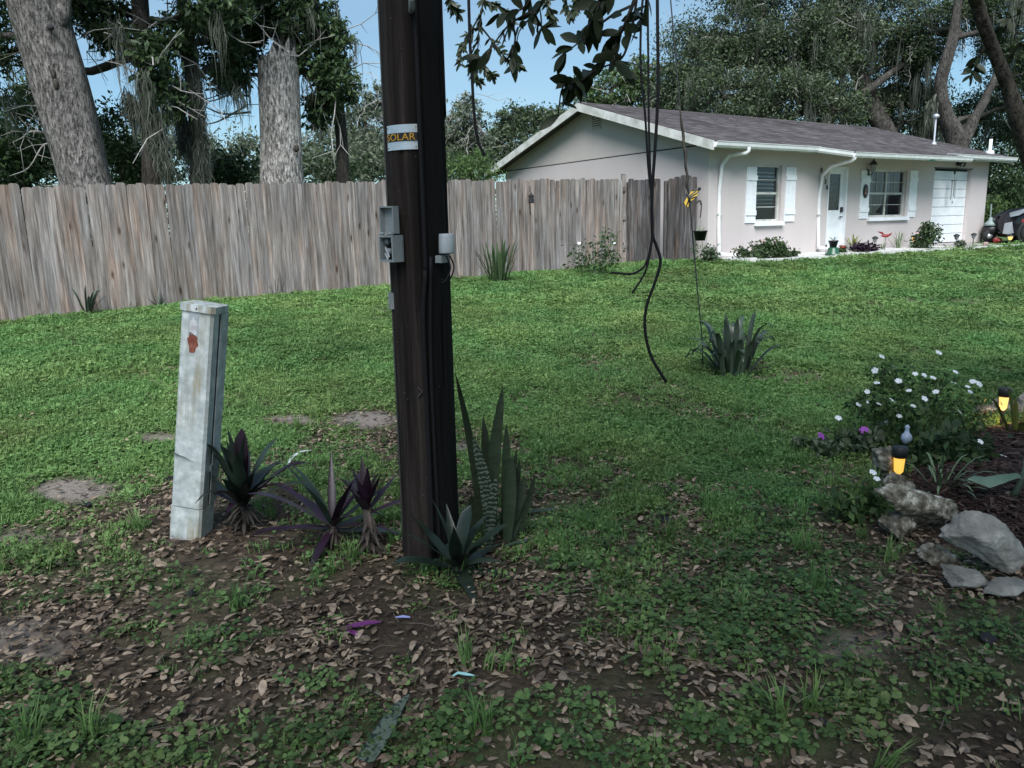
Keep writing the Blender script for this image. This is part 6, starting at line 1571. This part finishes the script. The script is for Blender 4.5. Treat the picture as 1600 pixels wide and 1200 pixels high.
patch('fog_lamp_trim', [(.72, .26, .62), (.56, .13, .66), (.50, .10, .34), (.60, .17, .30), (.74, .30, .32)], 'car_trim', .03)
patch('side_marker', [(.34, .04, .72), (.28, .03, .74), (.26, .03, .58), (.32, .04, .56)], 'red', .02)
MB().prism([cp(.90, .62, .86), cp(.90, 1.2, .86), cp(.90, 1.15, .60), cp(.90, .66, .60)], tuple(-fwd*.06)).build('grille', M['black'], car)
MB().prism([cp(.92, .66, .76), cp(.92, 1.14, .76), cp(.92, 1.14, .72), cp(.92, .66, .72)], tuple(-fwd*.05)).build('grille_bar', M['car_trim'], car)

# far yard light seen through the trees
p = at(503, 268, 26); t = thing('yard_light', gz(p[0], p[1]), 'tiny lit yard light among the trees beyond the fence', 'lamp')
MB().tube([gz(p[0], p[1]), p - np.array([0, 0, .1])], .03, 6).build('post', M['black'], t); MB().lathe([(.10, .09), (.04, .16), (0, .17)], 8, p).build('hood', M['black'], t); MB().sphere(p, .075, 8, 6).build('bulb', M['lamp_pale'], t, True)

# ------------------------------------------------------------------ scraps on the ground
def scrap(name, pxs, ws, mat, label, cat, lift=.02, up=(0, -.25, 1), fold=.3):
    P_ = [gp(x, y) + np.array([0, 0, lift]) for x, y in pxs]; o_ = P_[0] - np.array([0, 0, lift])
    o = link(name, MB().blade(P_, ws, up, fold).mesh(name, M[mat], True, o_)); o.location = tuple(o_); return tag(o, label, cat)
scrap('fallen_snake_leaf', [(572, 1205), (588, 1180), (605, 1150), (622, 1120), (640, 1098)], [.026, .030, .028, .020, .003], 'snake', 'fallen banded snake plant leaf lying among clover', 'leaf', .03)
scrap('purple_leaf', [(537, 990), (555, 987), (575, 983), (596, 981)], [.003, .012, .013, .004], 'purple_leaf', 'fallen purple oyster plant leaf on the litter', 'leaf', .025)
scrap('purple_leaf', [(537, 990), (550, 995), (562, 1001), (572, 1007)], [.003, .009, .009, .003], 'purple_leaf', 'short purple leaf forming a V with the longer one', 'leaf', .02)
scrap('blue_scrap', [(705, 1066), (716, 1060), (728, 1062), (742, 1064)], [.002, .006, .007, .002], 'scrap_blue', 'pale turquoise plastic scrap on the dead leaves', 'scrap', .02)
scrap('lavender_scrap', [(618, 972), (630, 971), (641, 972)], [.003, .007, .004], 'scrap_lav', 'small lavender plastic scrap near the purple leaves', 'scrap', .02)
scrap('white_feather', [(450, 733), (458, 721), (470, 713), (487, 710)], [.004, .012, .011, .002], 'feather', 'white feather lying on bare ground behind the purple plant', 'feather', .03)
scrap('grey_leaf', [(818, 810), (840, 806), (860, 805), (888, 803)], [.008, .014, .011, .001], 'crinum', 'fallen grey-green leaf pointing away from the snake plant', 'leaf', .03)
scrap('grey_leaf', [(788, 863), (805, 858), (818, 856), (830, 849)], [.006, .012, .010, .002], 'crinum', 'small pale leaf lying before the snake plant', 'leaf', .03)
scrap('brown_stick', [(838, 1044), (870, 1052), (905, 1060), (935, 1064)], [.004, .004, .003, .002], 'dry', 'thin brown stick lying across the dead leaves', 'stick', .02)
for px, py, w, lb_ in ((135, 793, 20, 'black torn scrap on the sandy patch left of the pedestal'), (1040, 818, 30, 'black torn scrap in the litter right of the snake plant'), (1545, 1003, 34, 'black torn scrap below the big grey slab'), (300, 933, 16, 'black torn scrap in the litter below the pedestal'), (1280, 1135, 24, 'black torn scrap among the weeds below the bed')):
    g = gp(px, py); s_ = 1/ppm(g); r_ = random.Random(px); n = 9
    pts = [(g[0] + w*s_*.5*math.cos(a)*r_.uniform(.6, 1.1), g[1] + w*s_*.7*math.sin(a)*r_.uniform(.6, 1.1), g[2] + r_.uniform(.012, .03)) for a in [2*math.pi*i/n for i in range(n)]]
    b = MB().add(pts + [(g[0], g[1], g[2]+.035)], [(i, (i+1) % n, n) for i in range(n)]); o = link('black_scrap', b.mesh('black_scrap', M['tar'], False, g)); o.location = tuple(g); tag(o, lb_, 'scrap')

# ------------------------------------------------------------------ ground cover
def poly_tuft(parts, mat, name):
    b = MB()
    for p in parts: p(b)
    me = b.mesh(name, mat, False); o = bpy.data.objects.new(name, me); return o
def gblade(r_, R, h, w):
    a = r_.uniform(0, 6.28); rr_ = R*math.sqrt(r_.random()); x, y = rr_*math.cos(a), rr_*math.sin(a); az = r_.uniform(0, 6.28); ln = r_.uniform(.15, .8)*h; hh = h*r_.uniform(.6, 1.15)
    d = np.array([math.cos(az), math.sin(az), 0]); s_ = np.array([-d[1], d[0], 0])*w
    p = np.array([x, y, -.004])
    return lambda b: b.add([p - s_, p + s_, p + d*ln*.35 + s_*.8 + [0, 0, hh*.62], p + d*ln*.35 - s_*.8 + [0, 0, hh*.62], p + d*ln + [0, 0, hh]], [(0, 1, 2, 3), (3, 2, 4)])
def gleaf(r_, R, h, s_):
    a = r_.uniform(0, 6.28); rr_ = R*math.sqrt(r_.random()); c = np.array([rr_*math.cos(a), rr_*math.sin(a), h*r_.uniform(.3, 1)])
    nn = nrm([r_.gauss(0, .35), r_.gauss(0, .35), 1]); e1 = nrm(np.cross(nn, [r_.gauss(0, 1), r_.gauss(0, 1), 0.1])); e2 = np.cross(nn, e1); k = s_*r_.uniform(.6, 1.2)
    pts = [c + k*(math.cos(t)*e1 + math.sin(t)*e2*.9)*(1 if i else .75) + nn*k*.12*math.cos(2*t) for i, t in enumerate([i*2*math.pi/6 for i in range(6)])]
    return lambda b: b.add(pts, [tuple(range(6))])
gcol = bpy.data.collections.new('ground_cover_sources')
rg = random.Random(3)
SRC = []
for k in range(5): SRC.append(poly_tuft([gblade(rg, .055, .05, .0030) for _ in range(11)] + [gleaf(rg, .055, .035, .0105) for _ in range(13)], M['grass'], 'a_lawn_%d' % k))
for k in range(4): SRC.append(poly_tuft([gleaf(rg, .06, .05, (.0145, .011, .0085, .013)[k]) for _ in range((13, 16, 20, 10)[k])] + [gblade(rg, .05, .05, .002) for _ in range(3)], M['weed'], 'b_weed_%d' % k))
for k in range(3): SRC.append(poly_tuft([gblade(rg, .03, .13, .0028) for _ in range(26)], M['grass'], 'c_tuft_%d' % k))
for o in SRC: gcol.objects.link(o)
def gn_group(mat):
    ng = bpy.data.node_groups.new('scatter', 'GeometryNodeTree')
    ng.interface.new_socket('Geometry', in_out='INPUT', socket_type='NodeSocketGeometry'); ng.interface.new_socket('Geometry', in_out='OUTPUT', socket_type='NodeSocketGeometry')
    N, L = ng.nodes, ng.links; gi = N.new('NodeGroupInput'); go = N.new('NodeGroupOutput')
    ci = N.new('GeometryNodeCollectionInfo'); ci.inputs['Collection'].default_value = gcol; ci.inputs['Separate Children'].default_value = True; ci.inputs['Reset Children'].default_value = True
    ip = N.new('GeometryNodeInstanceOnPoints'); ip.inputs['Pick Instance'].default_value = True
    def na(nm, ty):
        a = N.new('GeometryNodeInputNamedAttribute'); a.data_type = ty; a.inputs['Name'].default_value = nm; return a.outputs['Attribute']
    L.new(gi.outputs[0], ip.inputs['Points']); L.new(ci.outputs[0], ip.inputs['Instance']); L.new(na('var', 'INT'), ip.inputs['Instance Index']); L.new(na('rot', 'FLOAT_VECTOR'), ip.inputs['Rotation']); L.new(na('scl', 'FLOAT_VECTOR'), ip.inputs['Scale']); L.new(ip.outputs[0], go.inputs[0])
    return ng
NG = gn_group(None)
def scatter(name, P, var, rot, scl, label, cat):
    me = bpy.data.meshes.new(name); me.vertices.add(len(P)); me.vertices.foreach_set('co', np.ascontiguousarray(P, dtype=np.float32).ravel())
    for nm, ty, arr, key in (('var', 'INT', np.asarray(var, np.int32), 'value'), ('rot', 'FLOAT_VECTOR', np.asarray(rot, np.float32), 'vector'), ('scl', 'FLOAT_VECTOR', np.asarray(scl, np.float32), 'vector')):
        a = me.attributes.new(nm, ty, 'POINT'); a.data.foreach_set(key, np.ascontiguousarray(arr).ravel())
    o = link(name, me); md = o.modifiers.new('scatter', 'NODES'); md.node_group = NG; tag(o, label, cat, kind='stuff'); return o
def band_points(d0, d1, s_, rng, half=.86):
    n = int(half*(d1*d1-d0*d0)/(s_*s_)); r = np.sqrt(rng.uniform(d0*d0, d1*d1, n)); a = rng.uniform(-half, half, n)
    return r*np.sin(a), r*np.cos(a)
def blocked(x, y):
    """no grass inside the house, on the paths, in the bed or behind the fence"""
    q = np.stack([x-HA[0], y-HA[1]], -1); lu = q @ U[:2]; lv = q @ V[:2]
    h_ = (lu > -.05) & (lv > -1.35) & (lu < 30)
    fd = (FP1-FP0)/np.linalg.norm(FP1-FP0); fn = np.array([-fd[1], fd[0]]); f_ = ((np.stack([x, y], -1)-FP0) @ fn > .05) & (lu <= -.05)
    ang = np.zeros(len(x)); inside = np.zeros(len(x), bool)
    for i in range(len(bp_)):
        a, c = bp_[i], bp_[(i+1) % len(bp_)]
        cond = ((a[1] > y) != (c[1] > y)) & (x < (c[0]-a[0])*(y-a[1])/(c[1]-a[1]+1e-12) + a[0]); inside ^= cond
    d_ = (x-pb[0])**2 + (y-pb[1])**2 < .15**2
    d2 = (x-qb[0])**2 + (y-qb[1])**2 < .10**2
    return h_ | f_ | inside | d_ | d2
rng = np.random.default_rng(55)
PL, VL, RL, SL = [], [], [], []
for d0, d1, s_ in ((1.6, 5, .034), (5, 7.5, .042), (7.5, 11, .058), (11, 16, .085), (16, 23, .125), (23, 34, .19)):
    x, y = band_points(d0, d1, s_, rng); T, S, Wd, px, py = masks(x, y)
    keep = (rng.random(len(x)) < np.clip(T*1.15 + .02, 0, 1)*(1-S*.9)) & ~blocked(x, y); x, y = x[keep], y[keep]; n = len(x)
    hs_ = rng.uniform(.45, 1.3, n)*(.45 + 1.3*fbm(x, y, 1.6, 31)**1.5*1.4); k_ = s_/.040*rng.uniform(.8, 1.25, n)
    PL.append(np.stack([x, y, tz(x, y)], 1)); VL.append(rng.integers(0, 5, n)); RL.append(np.stack([rng.normal(size=n)*.12, rng.normal(size=n)*.12, rng.uniform(0, 6.28, n)], 1)); SL.append(np.stack([k_, k_, hs_*(1 + .25*max(0, s_/.04-1)*.4)], 1))
scatter('lawn_grass', np.concatenate(PL), np.concatenate(VL), np.concatenate(RL), np.concatenate(SL), 'short green lawn grass and clover rising to the house', 'grass')
PL, VL, RL, SL = [], [], [], []
for d0, d1, s_ in ((1.5, 3.2, .036), (3.2, 6.5, .05)):
    x, y = band_points(d0, d1, s_, rng); T, S, Wd, px, py = masks(x, y)
    keep = (rng.random(len(x)) < np.clip(Wd*.85-.14, 0, 1)) & ~blocked(x, y); x, y = x[keep], y[keep]; n = len(x); k_ = rng.uniform(.4, 1.2, n)
    PL.append(np.stack([x, y, tz(x, y)], 1)); VL.append(rng.integers(5, 9, n)); RL.append(np.stack([rng.normal(size=n)*.15, rng.normal(size=n)*.15, rng.uniform(0, 6.28, n)], 1)); SL.append(np.stack([k_, k_, k_], 1))
scatter('ground_weeds', np.concatenate(PL), np.concatenate(VL), np.concatenate(RL), np.concatenate(SL), 'dark round-leaved clover weeds growing through the leaf litter', 'weeds')
x, y = band_points(2.0, 9, .22, rng); T, S, Wd, px, py = masks(x, y); keep = (rng.random(len(x)) < .10 + .25*(T > .2)*(T < .9) + .3*Wd) & ~blocked(x, y); x, y = x[keep], y[keep]; n = len(x); k_ = rng.uniform(.5, 1.15, n)
scatter('grass_tufts', np.stack([x, y, tz(x, y)], 1), rng.integers(9, 12, n), np.stack([rng.normal(size=n)*.1, rng.normal(size=n)*.1, rng.uniform(0, 6.28, n)], 1), np.stack([k_, k_, k_], 1), 'longer loose grass tufts between lawn and leaf litter', 'grass')

# leaf litter
def litter(n, dmax, rng, size):
    x, y = band_points(1.5, dmax, .0165, rng); i = rng.permutation(len(x)); x, y = x[i], y[i]
    T, S, Wd, px, py = masks(x, y); n1 = fbm(x, y, 2.3, 41)
    p_ = np.clip(1.25 - T*1.6, .045, 1)*np.clip(1.0-.55*Wd, .2, 1)*np.clip((n1-.18)*2.2, .12, 1)*(1-.75*S)
    keep = (rng.random(len(x)) < p_) & ~blocked(x, y); x, y = x[keep][:n], y[keep][:n]
    m_ = len(x); L_ = (.25 + 1.05*rng.random(m_)**1.5 + .55*(rng.random(m_) < .07))*size*1.15; w_ = L_*rng.uniform(.34, .60, m_); a = rng.uniform(0, 6.28, m_)
    nn = np.stack([rng.normal(size=m_)*.22, rng.normal(size=m_)*.22, np.ones(m_)], 1); nn /= np.linalg.norm(nn, axis=1, keepdims=True)
    ax = np.stack([np.cos(a), np.sin(a), np.zeros(m_)], 1); ax -= nn*(ax*nn).sum(1, keepdims=True); ax /= np.linalg.norm(ax, axis=1, keepdims=True); sd = np.cross(nn, ax)
    return np.stack([x, y, tz(x, y) + rng.uniform(.006, .028, m_)], 1), ax, sd, nn, L_, w_
def litter_verts(P, ax, sd, nn, L_, w_, rng):
    m_ = len(P); L_, w_ = L_[:, None], w_[:, None]; cu = rng.uniform(-.12, .22, m_)[:, None]
    rows = [(0, .10, 0.0), (.25, .62, .5), (.60, 1.0, .8), (.88, .78, .35), (1.0, .30, -.1)]; Vs = []
    for t, ww, hh in rows:
        c = P + ax*L_*(t-.5) + nn*L_*cu*(4*t*(1-t)-.5)*.6
        Vs += [c + sd*w_*.5*ww + nn*w_*cu*ww, c - sd*w_*.5*ww + nn*w_*cu*ww]
    V_ = np.stack(Vs, 1); F_ = np.array([[0, 1, 3, 2], [2, 3, 5, 4], [4, 5, 7, 6], [6, 7, 9, 8]])
    return V_, F_
rng = np.random.default_rng(66)
P, ax, sd, nn, L_, w_ = litter(95000, 8.0, rng, .031)
V_, F_ = litter_verts(P, ax, sd, nn, L_, w_, rng)
dcam = np.linalg.norm(P - CAM, axis=1); pxl, pyl = to_px(P)
vis = (pxl > 10) & (pxl < 1590) & (pyl < 1190)
order = np.argsort(np.where(vis, dcam/L_, 1e9)); near_i = order[:300]; rest = np.ones(len(P), bool); rest[near_i] = False
Vr = V_[rest]; m_ = len(Vr)
o = link('leaf_litter', fast_mesh('leaf_litter', Vr.reshape(-1, 3), (np.arange(m_)[:, None, None]*10 + F_[None]).reshape(-1, 4), M['litter'], True)); tag(o, 'dry brown oak leaves scattered over the bare ground', 'leaf litter', kind='stuff')
for i in near_i:
    c = P[i]; me = bpy.data.meshes.new('fallen_leaf'); me.from_pydata([tuple(v) for v in (V_[i]-c)], [], [tuple(f) for f in F_]); me.materials.append(M['deadleaf']); me.polygons.foreach_set('use_smooth', [True]*4)
    o = link('fallen_leaf', me, ground); o.location = tuple(c)
# twigs in the litter
tw = MB()
for k in range(420):
    a = rng.uniform(-.75, .75); r_ = rng.uniform(1.9, 6.5); p = np.array([r_*math.sin(a), r_*math.cos(a)]); 
    if blocked(p[:1], p[1:])[0]: continue
    th_ = rng.uniform(0, 6.28); l_ = rng.uniform(.05, .22); q = p + l_*np.array([math.cos(th_), math.sin(th_)]); md_ = (p+q)/2 + rng.normal(size=2)*.01
    tw.tube([(p[0], p[1], float(tz(*p))+.012), (md_[0], md_[1], float(tz(*md_))+.02), (q[0], q[1], float(tz(*q))+.014)], [.0026, .0022, .0012], 4)
tag(tw.build('litter_twigs', M['dry'], None), 'thin dry twigs strewn among the fallen leaves', 'twigs', kind='stuff')
